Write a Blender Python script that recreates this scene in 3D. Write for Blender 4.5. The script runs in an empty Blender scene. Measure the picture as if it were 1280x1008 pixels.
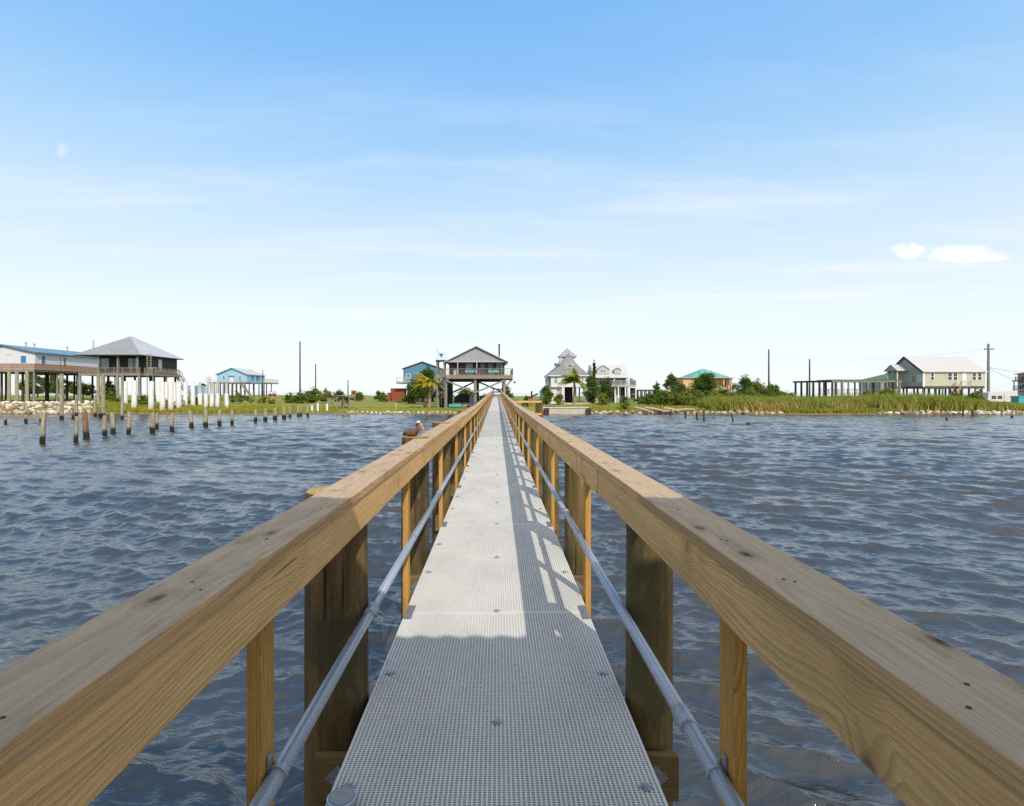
import bpy, bmesh, math, random
import numpy as np
from mathutils import Vector, Matrix
random.seed(11)
R = math.radians
scene = bpy.context.scene
COL = scene.collection

# ------------------------------------------------------------------ camera, sky, sun, exposure
F, CX, CY, CAMZ = 680.0, 621.0, 491.0, 1.466
cam_d = bpy.data.cameras.new('camera')
cam = bpy.data.objects.new('camera', cam_d); COL.objects.link(cam)
cam.location = (0, 0, CAMZ); cam.rotation_euler = (R(90), 0, 0)
cam_d.sensor_width = 36; cam_d.lens = F / 1280 * 36
cam_d.shift_x = (640 - CX) / 1280; cam_d.shift_y = -(504 - CY) / 1280
cam_d.clip_start = 0.02; cam_d.clip_end = 20000
scene.camera = cam
SUN_EL, SUN_AZ = R(41.7), R(159.4)          # azimuth clockwise from +Y (away from the camera)
sd = bpy.data.lights.new('sun', 'SUN'); sd.energy = 2.4; sd.angle = R(0.5); sd.color = (1.0, 0.91, 0.78)
sun = bpy.data.objects.new('sun', sd); COL.objects.link(sun)
sv = Vector((math.sin(SUN_AZ) * math.cos(SUN_EL), math.cos(SUN_AZ) * math.cos(SUN_EL), math.sin(SUN_EL)))
sun.rotation_euler = sv.to_track_quat('Z', 'Y').to_euler(); sun.location = (20, -50, 60)
scene.view_settings.view_transform = 'Standard'; scene.view_settings.look = 'None'
scene.view_settings.exposure = 0.75; scene.view_settings.gamma = 1.0
try:
    scene.cycles.use_denoising = False; scene.cycles.use_adaptive_sampling = False
    scene.cycles.max_bounces = 6; scene.cycles.diffuse_bounces = 3; scene.cycles.glossy_bounces = 3
    scene.cycles.transmission_bounces = 2; scene.cycles.caustics_reflective = False
    scene.cycles.sample_clamp_indirect = 4.0
except Exception: pass

class NT:
    """short node-tree writer"""
    def __init__(s, nt): s.nt = nt; nt.nodes.clear()
    def n(s, typ, **kw):
        d = s.nt.nodes.new(typ)
        for k, v in kw.items():
            if k.startswith('_'): d.inputs[int(k[1:]) if k[1:].isdigit() else k[1:].replace('_', ' ')].default_value = v
            else: setattr(d, k, v)
        return d
    def l(s, a, b): s.nt.links.new(a, b)
    def m(s, op, a, b=None, c=None, clamp=False):
        d = s.nt.nodes.new('ShaderNodeMath'); d.operation = op; d.use_clamp = clamp
        for i, v in enumerate((a, b, c)):
            if v is None: continue
            if hasattr(v, 'links'): s.l(v, d.inputs[i])
            else: d.inputs[i].default_value = v
        return d.outputs[0]
    def mix(s, f, a, b, mode='MIX'):
        d = s.nt.nodes.new('ShaderNodeMix'); d.data_type = 'RGBA'; d.blend_type = mode; d.clamp_factor = True
        for sock, v in ((d.inputs[0], f), (d.inputs[6], a), (d.inputs[7], b)):
            if hasattr(v, 'links'): s.l(v, sock)
            elif sock.type == 'RGBA': sock.default_value = (*v[:3], 1)
            else: sock.default_value = v
        return d.outputs[2]
    def ramp(s, v, stops):
        d = s.nt.nodes.new('ShaderNodeMapRange'); d.clamp = True
        s.l(v, d.inputs[0]); d.inputs[1].default_value, d.inputs[2].default_value = stops[0], stops[1]
        d.inputs[3].default_value, d.inputs[4].default_value = (stops[2], stops[3]) if len(stops) > 2 else (0, 1)
        d.interpolation_type = 'SMOOTHSTEP'
        return d.outputs[0]
    def noise(s, vec, scale, detail=3, rough=0.55, col=False):
        d = s.n('ShaderNodeTexNoise'); d.inputs['Scale'].default_value = scale
        d.inputs['Detail'].default_value = detail; d.inputs['Roughness'].default_value = rough
        if vec is not None: s.l(vec, d.inputs['Vector'])
        return d.outputs[1 if col else 0]
    def scale(s, vec, sc, loc=(0, 0, 0)):
        d = s.n('ShaderNodeMapping'); d.inputs['Scale'].default_value = sc; d.inputs['Location'].default_value = loc
        s.l(vec, d.inputs['Vector']); return d.outputs[0]

world = bpy.data.worlds.new('World'); scene.world = world; world.use_nodes = True
w = NT(world.node_tree)
sky = w.n('ShaderNodeTexSky'); sky.sky_type = 'NISHITA'; sky.sun_disc = False
sky.sun_elevation = SUN_EL; sky.sun_rotation = SUN_AZ; sky.air_density = 1.0; sky.dust_density = 0.6; sky.ozone_density = 2.0
tc = w.n('ShaderNodeTexCoord'); gen = tc.outputs['Generated']
sep = w.n('ShaderNodeSeparateXYZ'); w.l(gen, sep.inputs[0])
gx, gy, gz_ = sep.outputs
# thin high veil that thickens towards the horizon, broken by wisps (real cloud layer: projected on a plane overhead)
zz = w.m('MAXIMUM', gz_, 0.02)
px = w.m('DIVIDE', gx, zz); py = w.m('DIVIDE', gy, zz)
cmb = w.n('ShaderNodeCombineXYZ'); w.l(px, cmb.inputs[0]); w.l(py, cmb.inputs[1])
wis = w.noise(w.scale(cmb.outputs[0], (0.35, 1.1, 1)), 0.9, 6, 0.6)
wis2 = w.noise(w.scale(cmb.outputs[0], (0.12, 0.5, 1), (3, 1, 0)), 1.0, 4, 0.5)
wisp = w.m('MULTIPLY', w.ramp(wis, (0.42, 0.72)), w.ramp(wis2, (0.30, 0.6)))
fade = w.ramp(gz_, (0.56, 0.32, 0.10, 0.72))
vf = w.m('MULTIPLY', wisp, fade, clamp=True)
# two small cumulus puffs low on the right and one wisp high on the left
def dirpix(x, y): return Vector(((x - CX) / F, 1.0, -(y - CY) / F))
def puff(x, y, rx, ry, soft=0.5):
    c = dirpix(x, y)
    a = w.m('DIVIDE', gx, w.m('MAXIMUM', gy, 0.05)); b = w.m('DIVIDE', gz_, w.m('MAXIMUM', gy, 0.05))
    dx = w.m('DIVIDE', w.m('SUBTRACT', a, c.x), rx / F); dz = w.m('DIVIDE', w.m('SUBTRACT', b, c.z), ry / F)
    d = w.m('ADD', w.m('MULTIPLY', dx, dx), w.m('MULTIPLY', dz, dz))
    nz = w.noise(w.scale(gen, (60, 60, 90)), 1.0, 4, 0.6)
    d = w.m('ADD', d, w.m('MULTIPLY', w.m('SUBTRACT', nz, 0.5), 1.6))
    front = w.ramp(gy, (0.1, 0.2))
    return w.m('MULTIPLY', w.ramp(d, (1.1, 1.1 - 2 * soft)), front)
cu = w.m('MAXIMUM', puff(1203, 317, 52, 13), w.m('MAXIMUM', puff(1136, 315, 27, 12), puff(1226, 321, 42, 8)))
cu = w.m('MAXIMUM', cu, w.m('MULTIPLY', puff(78, 189, 9, 12, 0.9), 0.5))
HAZE = (3.8, 3.95, 4.1)
skyc = w.mix(1.0, sky.outputs[0], (0.85, 1.0, 1.0), 'MULTIPLY')
rp = w.n('ShaderNodeValToRGB'); w.l(gz_, rp.inputs[0]); cr = rp.color_ramp
stops = [(0.0, (.90, .95, .99)), (.133, (.865, .935, .99)), (.27, (.66, .825, .985)), (.393, (.42, .68, .975)), (.498, (.26, .56, .97)), (.59, (.20, .505, .955)), (.74, (.34, .55, .88)), (1.0, (.38, .55, .82))]
while len(cr.elements) < len(stops): cr.elements.new(0.5)
for e, (p, c) in zip(cr.elements, stops): e.position = p; e.color = (*c, 1)
grad = w.mix(1.0, rp.outputs[0], (3.97, 3.97, 3.97), 'MULTIPLY')
skyc = w.mix(0.88, skyc, grad)
vd = w.n('ShaderNodeVectorMath'); vd.operation = 'DOT_PRODUCT'; w.l(gen, vd.inputs[0]); vd.inputs[1].default_value = sv
glow = w.ramp(vd.outputs['Value'], (0.05, 0.95))        # bright pale sky round the sun, behind the camera
skyc = w.mix(glow, skyc, (3.9, 3.95, 4.1))
c1 = w.mix(vf, skyc, HAZE)
c2 = w.mix(w.m('MULTIPLY', cu, 0.85), c1, (4.3, 4.35, 4.4))
bg = w.n('ShaderNodeBackground'); w.l(c2, bg.inputs[0]); bg.inputs[1].default_value = 0.15
wo = w.n('ShaderNodeOutputWorld'); w.l(bg.outputs[0], wo.inputs[0])

def P(px, py, Y): return Vector(((px - CX) / F * Y, Y, CAMZ - (py - CY) / F * Y))
def X_(px, Y): return (px - CX) / F * Y
def Z_(py, Y): return CAMZ - (py - CY) / F * Y

# ------------------------------------------------------------------ materials
def mat(name):
    m = bpy.data.materials.new(name); m.use_nodes = True
    t = NT(m.node_tree); b = t.n('ShaderNodeBsdfPrincipled'); o = t.n('ShaderNodeOutputMaterial')
    t.l(b.outputs[0], o.inputs[0]); return m, t, b
def bump(t, b, h, strength, dist=0.01):
    d = t.n('ShaderNodeBump'); d.inputs['Strength'].default_value = strength; d.inputs['Distance'].default_value = dist
    t.l(h, d.inputs['Height']); t.l(d.outputs[0], b.inputs['Normal']); return d
def plain(name, col, rough=0.7, var=0.18, scale=3.0, metal=0.0, streak=None, spec=0.3):
    m, t, b = mat(name)
    tc = t.n('ShaderNodeTexCoord'); v = tc.outputs['Object']
    if streak: v = t.scale(v, streak)
    n = t.noise(v, scale, 4, 0.6)
    n2 = t.noise(tc.outputs['Object'], scale * 9, 3, 0.6)
    f = t.m('ADD', t.m('MULTIPLY', n, 0.7), t.m('MULTIPLY', n2, 0.3))
    c = t.mix(t.ramp(f, (0.3, 0.7)), [x * (1 - var) for x in col], [min(1, x * (1 + var)) for x in col])
    t.l(c, b.inputs['Base Color']); b.inputs['Roughness'].default_value = rough; b.inputs['Metallic'].default_value = metal
    b.inputs['Specular IOR Level'].default_value = spec
    bump(t, b, n2, 0.15, 0.01)
    return m
def wood(name, base, dark, axis='Y', ring=0.0075, contrast=0.75, grey=None, knots=True, rough=0.75):
    """sawn timber: growth rings round an off-centre pith, fibres, knots; differs from board to board"""
    m, t, b = mat(name)
    tc = t.n('ShaderNodeTexCoord'); oi = t.n('ShaderNodeObjectInfo'); rnd = oi.outputs['Random']
    s = t.n('ShaderNodeSeparateXYZ'); t.l(tc.outputs['Object'], s.inputs[0])
    x, y, z = s.outputs
    if axis == 'Z': x, y, z = x, z, y
    if axis == 'X': x, y, z = y, x, z
    yo = t.m('ADD', y, t.m('MULTIPLY', rnd, 37.0))
    c = t.n('ShaderNodeCombineXYZ'); t.l(x, c.inputs[0]); t.l(yo, c.inputs[1]); t.l(z, c.inputs[2]); co = c.outputs[0]
    lo = t.noise(t.scale(co, (5, 0.9, 5)), 1.0, 2, 0.5)
    lo2 = t.noise(t.scale(co, (9, 2.6, 9), (4, 2, 7)), 1.0, 2, 0.5)
    # knots
    vo = t.n('ShaderNodeTexVoronoi'); vo.inputs['Scale'].default_value = 1.0; vo.inputs['Randomness'].default_value = 1.0
    t.l(t.scale(co, (11.0, 6.0, 4.0)), vo.inputs['Vector'])
    sc = t.n('ShaderNodeSeparateColor'); t.l(vo.outputs['Color'], sc.inputs[0])
    gate = t.m('GREATER_THAN', sc.outputs[0], 0.50)
    kd = t.m('ADD', vo.outputs['Distance'], t.m('MULTIPLY', t.m('SUBTRACT', lo2, 0.5), 0.12))
    knot = t.m('MULTIPLY', t.ramp(kd, (0.20, 0.12)), gate)
    halo = t.m('MULTIPLY', t.ramp(kd, (0.55, 0.1)), gate)
    ax = t.m('ADD', x, t.m('MULTIPLY', t.m('SUBTRACT', rnd, 0.5), 0.16))
    az = t.m('ADD', z, t.m('ADD', 0.035, t.m('MULTIPLY', t.m('FRACT', t.m('MULTIPLY', rnd, 7.31)), 0.07)))
    r = t.m('SQRT', t.m('ADD', t.m('MULTIPLY', ax, ax), t.m('MULTIPLY', az, az)))
    r = t.m('ADD', r, t.m('MULTIPLY', t.m('SUBTRACT', lo, 0.5), 0.13))
    r = t.m('ADD', r, t.m('MULTIPLY', t.m('SUBTRACT', lo2, 0.5), 0.016))
    r = t.m('ADD', r, t.m('MULTIPLY', halo, 0.03))
    ph = t.m('FRACT', t.m('DIVIDE', r, ring))
    late = t.m('MULTIPLY', t.ramp(ph, (0.25, 0.9)), t.ramp(ph, (1.0, 0.93)))
    ringid = t.m('FLOOR', t.m('DIVIDE', r, ring)); late = t.m('MULTIPLY', late, t.m('ADD', 0.35, t.m('MULTIPLY', t.m('FRACT', t.m('MULTIPLY', t.m('SINE', t.m('MULTIPLY', ringid, 12.9898)), 43.7)), 0.75)))
    fib = t.noise(t.scale(co, (320, 5, 320)), 1.0, 3, 0.6)
    blot = t.noise(t.scale(co, (6, 1.1, 6), (1, 9, 3)), 1.0, 4, 0.6)
    cb = t.mix(t.ramp(blot, (0.3, 0.7)), [v * 0.84 for v in base], [min(1, v * 1.14) for v in base])
    col = t.mix(t.m('MULTIPLY', late, contrast), cb, dark)
    col = t.mix(t.m('MULTIPLY', t.ramp(fib, (0.40, 0.66)), 0.62), col, [v * 0.55 for v in base])
    hv = t.m('ADD', 0.86, t.m('MULTIPLY', t.m('FRACT', t.m('MULTIPLY', rnd, 13.7)), 0.28))
    hsv = t.n('ShaderNodeHueSaturation'); t.l(col, hsv.inputs['Color']); t.l(hv, hsv.inputs['Value']); col = hsv.outputs[0]
    if grey:    # sun-silvered upper faces: weathering of the timber itself
        g = t.n('ShaderNodeNewGeometry'); gs = t.n('ShaderNodeSeparateXYZ'); t.l(g.outputs['Normal'], gs.inputs[0])
        up = t.m('MULTIPLY', t.ramp(gs.outputs[2], (0.35, 0.8)), t.ramp(blot, (0.15, 0.6, 0.62, 0.92)))
        gc = t.mix(t.m('MULTIPLY', late, 0.38), grey, [v * 0.62 for v in grey])
        gc = t.mix(t.m('MULTIPLY', t.ramp(fib, (0.38, 0.68)), 0.55), gc, [v * 0.55 for v in grey])
        stain = t.noise(t.scale(co, (16, 3.5, 16), (8, 3, 1)), 1.0, 5, 0.7)
        gc = t.mix(t.m('MULTIPLY', t.ramp(stain, (0.52, 0.72)), 0.5), gc, (0.17, 0.11, 0.06))
        col = t.mix(up, col, gc)
    if knots:
        col = t.mix(t.m('MULTIPLY', halo, 0.35), col, [v * 0.6 for v in dark])
        col = t.mix(t.m('MULTIPLY', knot, 0.75), col, (0.13, 0.07, 0.032))
        core = t.m('MULTIPLY', t.ramp(kd, (0.11, 0.05)), t.m('GREATER_THAN', sc.outputs[0], 0.70))
        col = t.mix(t.m('MULTIPLY', core, 0.95), col, (0.018, 0.012, 0.008))
        split = t.noise(t.scale(co, (60, 1.3, 60), (2, 5, 8)), 1.0, 2, 0.5)
        col = t.mix(t.m('MULTIPLY', t.ramp(split, (0.27, 0.22)), 0.8), col, (0.04, 0.026, 0.016))
    t.l(col, b.inputs['Base Color']); b.inputs['Roughness'].default_value = rough
    b.inputs['Specular IOR Level'].default_value = 0.25
    h = t.m('ADD', t.m('MULTIPLY', fib, 0.5), t.m('ADD', t.m('MULTIPLY', late, 0.4), t.m('MULTIPLY', knot, -1.0)))
    bump(t, b, h, 0.35, 0.0025)
    return m
def pile_mat(name, a, bcol, dark, wet=True):
    m, t, b = mat(name)
    tc = t.n('ShaderNodeTexCoord'); oi = t.n('ShaderNodeObjectInfo')
    off = t.n('ShaderNodeVectorMath'); off.operation = 'MULTIPLY_ADD'
    t.l(oi.outputs['Random'], off.inputs[0]); off.inputs[1].default_value = (31, 17, 23); t.l(tc.outputs['Object'], off.inputs[2])
    co = off.outputs[0]
    st = t.noise(t.scale(co, (14, 14, 0.7)), 1.0, 5, 0.62)
    fine = t.noise(t.scale(co, (70, 70, 2.2)), 1.0, 3, 0.6)
    bl = t.noise(t.scale(co, (3, 3, 1.3)), 1.0, 4, 0.6)
    crack = t.noise(t.scale(co, (22, 22, 0.8), (5, 3, 1)), 1.0, 2, 0.5)
    col = t.mix(t.ramp(bl, (0.42, 0.58)), a, bcol); mot = t.noise(t.scale(co, (9, 9, 4), (2, 7, 3)), 1.0, 5, 0.7); col = t.mix(t.m('MULTIPLY', t.ramp(mot, (0.5, 0.68)), 0.55), col, [v * 1.9 for v in a])
    col = t.mix(t.m('MULTIPLY', t.ramp(st, (0.42, 0.68)), 0.75), col, dark)
    col = t.mix(t.m('MULTIPLY', t.ramp(fine, (0.4, 0.75)), 0.45), col, [v * 0.5 for v in a])
    ck = t.ramp(crack, (0.315, 0.27))
    col = t.mix(t.m('MULTIPLY', ck, 0.9), col, (0.012, 0.009, 0.006))
    if wet:
        g = t.n('ShaderNodeNewGeometry'); s = t.n('ShaderNodeSeparateXYZ'); t.l(g.outputs['Position'], s.inputs[0])
        zz = t.m('ADD', s.outputs[2], t.m('MULTIPLY', t.m('SUBTRACT', bl, 0.5), 0.5))
        col = t.mix(t.ramp(zz, (-1.3, -1.65)), col, (0.018, 0.017, 0.014))
    t.l(col, b.inputs['Base Color']); b.inputs['Roughness'].default_value = 0.8; b.inputs['Specular IOR Level'].default_value = 0.25
    bump(t, b, t.m('ADD', fine, t.m('MULTIPLY', ck, -2.0)), 0.5, 0.006)
    return m
def leafmat(name, col, col2, rough=0.6):
    m, t, b = mat(name)
    g = t.n('ShaderNodeNewGeometry'); tc = t.n('ShaderNodeTexCoord')
    n = t.noise(tc.outputs['Object'], 0.9, 3, 0.6)
    f = t.m('ADD', t.m('MULTIPLY', g.outputs['Random Per Island'], 0.6), t.m('MULTIPLY', t.ramp(n, (0.35, 0.65)), 0.4))
    c = t.mix(f, col, col2); t.l(c, b.inputs['Base Color']); b.inputs['Roughness'].default_value = rough
    b.inputs['Specular IOR Level'].default_value = 0.2
    tr = t.n('ShaderNodeBsdfTranslucent'); t.l(t.mix(0.5, c, (0.2, 0.24, 0.03)), tr.inputs[0])
    mx = t.n('ShaderNodeMixShader'); mx.inputs[0].default_value = 0.38
    t.l(b.outputs[0], mx.inputs[1]); t.l(tr.outputs[0], mx.inputs[2])
    o = [n for n in t.nt.nodes if n.type == 'OUTPUT_MATERIAL'][0]; t.l(mx.outputs[0], o.inputs[0])
    return m
def striped(name, col, axis=2, period=0.2, depth=0.3, rough=0.6, metal=0.0, dirt=0.15, spec=0.3):
    """lap siding / ribbed metal: repeating ridge every period metres"""
    m, t, b = mat(name)
    tc = t.n('ShaderNodeTexCoord'); s = t.n('ShaderNodeSeparateXYZ'); t.l(tc.outputs['Object'], s.inputs[0])
    ph = t.m('FRACT', t.m('DIVIDE', t.m('ADD', s.outputs[axis], 500.0), period))
    ridge = t.ramp(ph, (0.12, 0.0))
    n = t.noise(tc.outputs['Object'], 0.7, 4, 0.6); n2 = t.noise(t.scale(tc.outputs['Object'], (3, 3, 0.6)), 1.5, 4, 0.65)
    f = t.m('ADD', t.m('MULTIPLY', n, 0.5), t.m('MULTIPLY', n2, 0.5))
    c = t.mix(t.ramp(f, (0.35, 0.68)), [v * (1 - dirt) for v in col], [min(1, v * (1 + dirt * 0.7)) for v in col])
    c = t.mix(t.m('MULTIPLY', ridge, depth), c, [v * 0.35 for v in col])
    t.l(c, b.inputs['Base Color']); b.inputs['Roughness'].default_value = rough; b.inputs['Metallic'].default_value = metal
    b.inputs['Specular IOR Level'].default_value = spec
    bump(t, b, ph, 0.3, 0.02)
    return m
M = {}
M['rail_cap'] = wood('rail_cap_wood', (0.58, 0.355, 0.165), (0.27, 0.14, 0.055), 'Y', 0.013, 0.55, grey=(0.485, 0.36, 0.235))
M['rail_side'] = wood('rail_side_wood', (0.75, 0.465, 0.19), (0.36, 0.19, 0.065), 'Y', 0.012, 0.6)
M['baluster'] = wood('baluster_wood', (0.54, 0.30, 0.075), (0.28, 0.12, 0.022), 'Z', 0.0062, 0.75, knots=False)
M['beam_wood'] = wood('beam_wood', (0.20, 0.135, 0.055), (0.10, 0.055, 0.02), 'X', 0.009, 0.6)
M['stringer'] = wood('stringer_wood', (0.26, 0.17, 0.07), (0.14, 0.08, 0.03), 'Y', 0.009, 0.6)
M['pile'] = pile_mat('pile_wood', (0.14, 0.088, 0.034), (0.066, 0.054, 0.026), (0.028, 0.022, 0.012))
M['pile_olive'] = pile_mat('pile_olive_wood', (0.18, 0.122, 0.044), (0.085, 0.075, 0.034), (0.05, 0.042, 0.02))
M['pile_top'] = plain('pile_end_grain', (0.38, 0.25, 0.08), 0.8, 0.25, 30)
M['old_pile'] = pile_mat('weathered_pile_wood', (0.38, 0.35, 0.25), (0.28, 0.27, 0.18), (0.12, 0.11, 0.09))
M['old_pile_red'] = pile_mat('rusty_pile_wood', (0.24, 0.13, 0.07), (0.22, 0.19, 0.12), (0.09, 0.045, 0.025))
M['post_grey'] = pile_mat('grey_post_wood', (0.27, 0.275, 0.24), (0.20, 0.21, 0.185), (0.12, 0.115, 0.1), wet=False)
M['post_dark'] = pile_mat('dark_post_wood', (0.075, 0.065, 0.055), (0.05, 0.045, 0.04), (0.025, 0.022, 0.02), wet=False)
def dirty(name, col, rough, spots, spot_col, metal=0.0, spec=0.3, base_stain=None):
    m, t, b = mat(name); g = t.n('ShaderNodeNewGeometry'); pos = g.outputs['Position']
    big = t.noise(t.scale(pos, (1, .6, 1)), 1.6, 5, 0.65); sp = t.noise(pos, 14.0, 5, 0.7); fine = t.noise(pos, 75.0, 3, 0.6)
    c = t.mix(t.ramp(big, (0.3, 0.7)), [v * .92 for v in col], [min(1, v * 1.08) for v in col])
    c = t.mix(t.m('MULTIPLY', t.ramp(fine, (0.4, 0.8)), 0.25), c, [v * .7 for v in col])
    c = t.mix(t.m('MULTIPLY', t.ramp(sp, (spots, spots + .08)), 0.7), c, spot_col)
    if base_stain:
        s = t.n('ShaderNodeSeparateXYZ'); t.l(pos, s.inputs[0]); zz = t.m('ADD', s.outputs[2], t.m('MULTIPLY', t.m('SUBTRACT', big, 0.5), 1.6))
        c = t.mix(t.m('MULTIPLY', t.ramp(zz, (0.2, -1.4)), 0.75), c, base_stain)
    t.l(c, b.inputs['Base Color']); b.inputs['Roughness'].default_value = rough; b.inputs['Metallic'].default_value = metal; b.inputs['Specular IOR Level'].default_value = spec
    bump(t, b, fine, 0.2, 0.002); return m
M['grate'] = dirty('grating_plastic', (0.57, 0.56, 0.53), 0.55, 0.66, (0.30, 0.28, 0.24))
M['grate_grey'] = dirty('grating_plastic_grey', (0.48, 0.475, 0.46), 0.6, 0.58, (0.24, 0.22, 0.19))  # greyer grating with more spots, for the first part of the ramp
M['steel'] = plain('galvanised_steel', (0.34, 0.36, 0.40), 0.45, 0.2, 60, metal=0.6)
M['plate'] = plain('dull_steel_plate', (0.21, 0.215, 0.225), 0.55, 0.25, 90, metal=0.5)
M['pipe'] = dirty('galvanised_pipe', (0.36, 0.405, 0.48), 0.36, 0.64, (0.13, 0.10, 0.08), 0.45, 0.5)
M['screw'] = plain('screw_hole', (0.035, 0.028, 0.022), 0.7, 0.2, 60)
M['pale_post'] = pile_mat('silvery_post_wood', (0.56, 0.55, 0.52), (0.48, 0.47, 0.45), (0.3, 0.29, 0.27), wet=False)
M['pvc'] = dirty('white_plastic_sleeve', (0.74, 0.74, 0.75), 0.45, 0.72, (0.45, 0.40, 0.34), 0, 0.3, (0.44, 0.30, 0.20))
M['cap_grey'] = plain('grey_green_cap', (0.25, 0.265, 0.25), 0.6, 0.12, 40)
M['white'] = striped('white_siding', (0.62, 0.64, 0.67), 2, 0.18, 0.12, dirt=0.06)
M['white_darker'] = striped('off_white_siding', (0.44, 0.46, 0.50), 2, 0.18, 0.12, dirt=0.06)  # darker copy of the white siding colour
M['trim'] = plain('white_trim', (0.70, 0.72, 0.75), 0.5, 0.06, 2)
M['grey_trim'] = plain('grey_trim', (0.42, 0.42, 0.42), 0.6, 0.1, 2)
M['glass'] = plain('window_glass', (0.035, 0.045, 0.055), 0.08, 0.2, 1, spec=0.8)
M['glass_teal'] = plain('blind_glass', (0.20, 0.30, 0.30), 0.1, 0.15, 1, spec=0.8)
M['black_side'] = striped('black_siding', (0.045, 0.037, 0.036), 2, 0.2, 0.3, dirt=0.3)
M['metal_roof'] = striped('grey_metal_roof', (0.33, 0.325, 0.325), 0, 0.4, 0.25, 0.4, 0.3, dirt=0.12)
M['metal_roof_lit'] = striped('sunlit_metal_roof', (0.56, 0.545, 0.525), 1, 0.4, 0.25, 0.4, 0.3, dirt=0.12)  # grey metal with sunlight put into the colour, for the side slopes
M['white_roof'] = striped('white_metal_roof', (0.49, 0.48, 0.465), 0, 0.4, 0.12, 0.4, 0.0, dirt=0.05)
M['blue_roof'] = striped('blue_metal_roof', (0.11, 0.23, 0.34), 1, 0.4, 0.3, 0.4, 0.1, dirt=0.15)
M['teal_roof'] = striped('turquoise_metal_roof', (0.14, 0.38, 0.31), 0, 0.5, 0.25, 0.45, 0.0, dirt=0.12)
M['shingle'] = striped('grey_shingle_roof', (0.30, 0.315, 0.34), 2, 0.16, 0.35, 0.9, dirt=0.2)
M['green_roof'] = striped('green_shingle_roof', (0.10, 0.17, 0.085), 2, 0.2, 0.3, 0.9, dirt=0.2)
M['gable_grey'] = striped('grey_gable_shingles', (0.33, 0.345, 0.37), 2, 0.22, 0.35, 0.9, dirt=0.12)
M['brown_wall'] = striped('grey_brown_siding', (0.135, 0.12, 0.105), 2, 0.2, 0.35, dirt=0.2)
M['lightblue'] = striped('light_blue_siding', (0.27, 0.50, 0.68), 2, 0.2, 0.2, dirt=0.08)
M['midblue'] = striped('mid_blue_siding', (0.09, 0.22, 0.34), 2, 0.2, 0.25, dirt=0.12)
M['paleblue'] = plain('pale_blue_paint', (0.55, 0.68, 0.80), 0.6, 0.08, 2)
M['yellow'] = striped('pale_yellow_siding', (0.50, 0.49, 0.385), 2, 0.2, 0.2, dirt=0.08)
M['sage_shade'] = striped('sage_and_shaded_siding', (0.30, 0.32, 0.30), 2, 0.2, 0.25, dirt=0.1)
M['peach'] = striped('peach_siding', (0.58, 0.38, 0.22), 2, 0.25, 0.12, dirt=0.08)
M['deck_wood'] = plain('grey_deck_wood', (0.23, 0.205, 0.175), 0.85, 0.25, 4, streak=(0.5, 3, 3))
M['rail_pink'] = plain('reddish_deck_rail', (0.36, 0.20, 0.13), 0.8, 0.2, 4)
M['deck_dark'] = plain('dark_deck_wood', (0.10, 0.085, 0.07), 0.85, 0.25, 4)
M['door_blue'] = plain('blue_shutter', (0.06, 0.19, 0.40), 0.5, 0.1, 3)
M['turq'] = plain('turquoise_plastic', (0.06, 0.34, 0.36), 0.45, 0.12, 3)
M['rock'] = plain('pale_riprap', (0.42, 0.36, 0.28), 0.95, 0.35, 2.5)
M['rock_white'] = plain('white_riprap', (0.58, 0.54, 0.48), 0.95, 0.25, 2.5)
M['rock_brown'] = plain('brown_riprap', (0.27, 0.20, 0.13), 0.95, 0.35, 2.5)
M['concrete'] = plain('pale_concrete', (0.46, 0.42, 0.35), 0.9, 0.15, 1.2)
M['log'] = plain('bleached_log', (0.38, 0.30, 0.22), 0.9, 0.3, 3, streak=(0.4, 4, 4))
M['rust'] = plain('rust_red_steel', (0.24, 0.06, 0.03), 0.7, 0.3, 2.5)
M['orange'] = plain('orange_paint', (0.40, 0.15, 0.05), 0.5, 0.2, 3)
M['red'] = plain('red_paint', (0.42, 0.07, 0.05), 0.45, 0.2, 3)
M['dark'] = plain('dark_grey_cover', (0.035, 0.038, 0.048), 0.7, 0.3, 3)
M['black'] = plain('black_rubber', (0.02, 0.02, 0.02), 0.7, 0.3, 3)
M['rv'] = plain('pale_grey_shell', (0.55, 0.56, 0.58), 0.4, 0.06, 2)
M['bark'] = plain('bark', (0.17, 0.13, 0.095), 0.95, 0.35, 5, streak=(5, 5, 0.8))
M['palm_bark'] = plain('palm_bark', (0.30, 0.22, 0.14), 0.95, 0.3, 5, streak=(1, 1, 6))
M['leaf'] = leafmat('green_leaves', (0.07, 0.13, 0.022), (0.19, 0.25, 0.045))
M['leaf_dark'] = leafmat('dark_leaves', (0.04, 0.09, 0.02), (0.13, 0.20, 0.04))
M['leaf_yellow'] = leafmat('yellow_green_leaves', (0.13, 0.18, 0.035), (0.32, 0.32, 0.06))
M['palm_gold'] = leafmat('golden_fronds', (0.34, 0.29, 0.03), (0.60, 0.46, 0.05))
M['palm_green'] = leafmat('green_fronds', (0.14, 0.20, 0.025), (0.42, 0.42, 0.05))
M['reed'] = leafmat('reed_blades', (0.16, 0.235, 0.03), (0.44, 0.43, 0.085))
M['reed_straw'] = leafmat('straw_blades', (0.46, 0.37, 0.12), (0.66, 0.53, 0.20))
M['marsh'] = leafmat('marsh_blades', (0.20, 0.25, 0.03), (0.46, 0.41, 0.065))
M['feather_brown'] = plain('brown_feathers', (0.13, 0.065, 0.04), 0.8, 0.35, 60)
M['feather_pale'] = plain('pale_feathers', (0.70, 0.66, 0.56), 0.8, 0.12, 60)
M['bill'] = plain('orange_bill', (0.50, 0.24, 0.03), 0.5, 0.15, 40)

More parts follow.
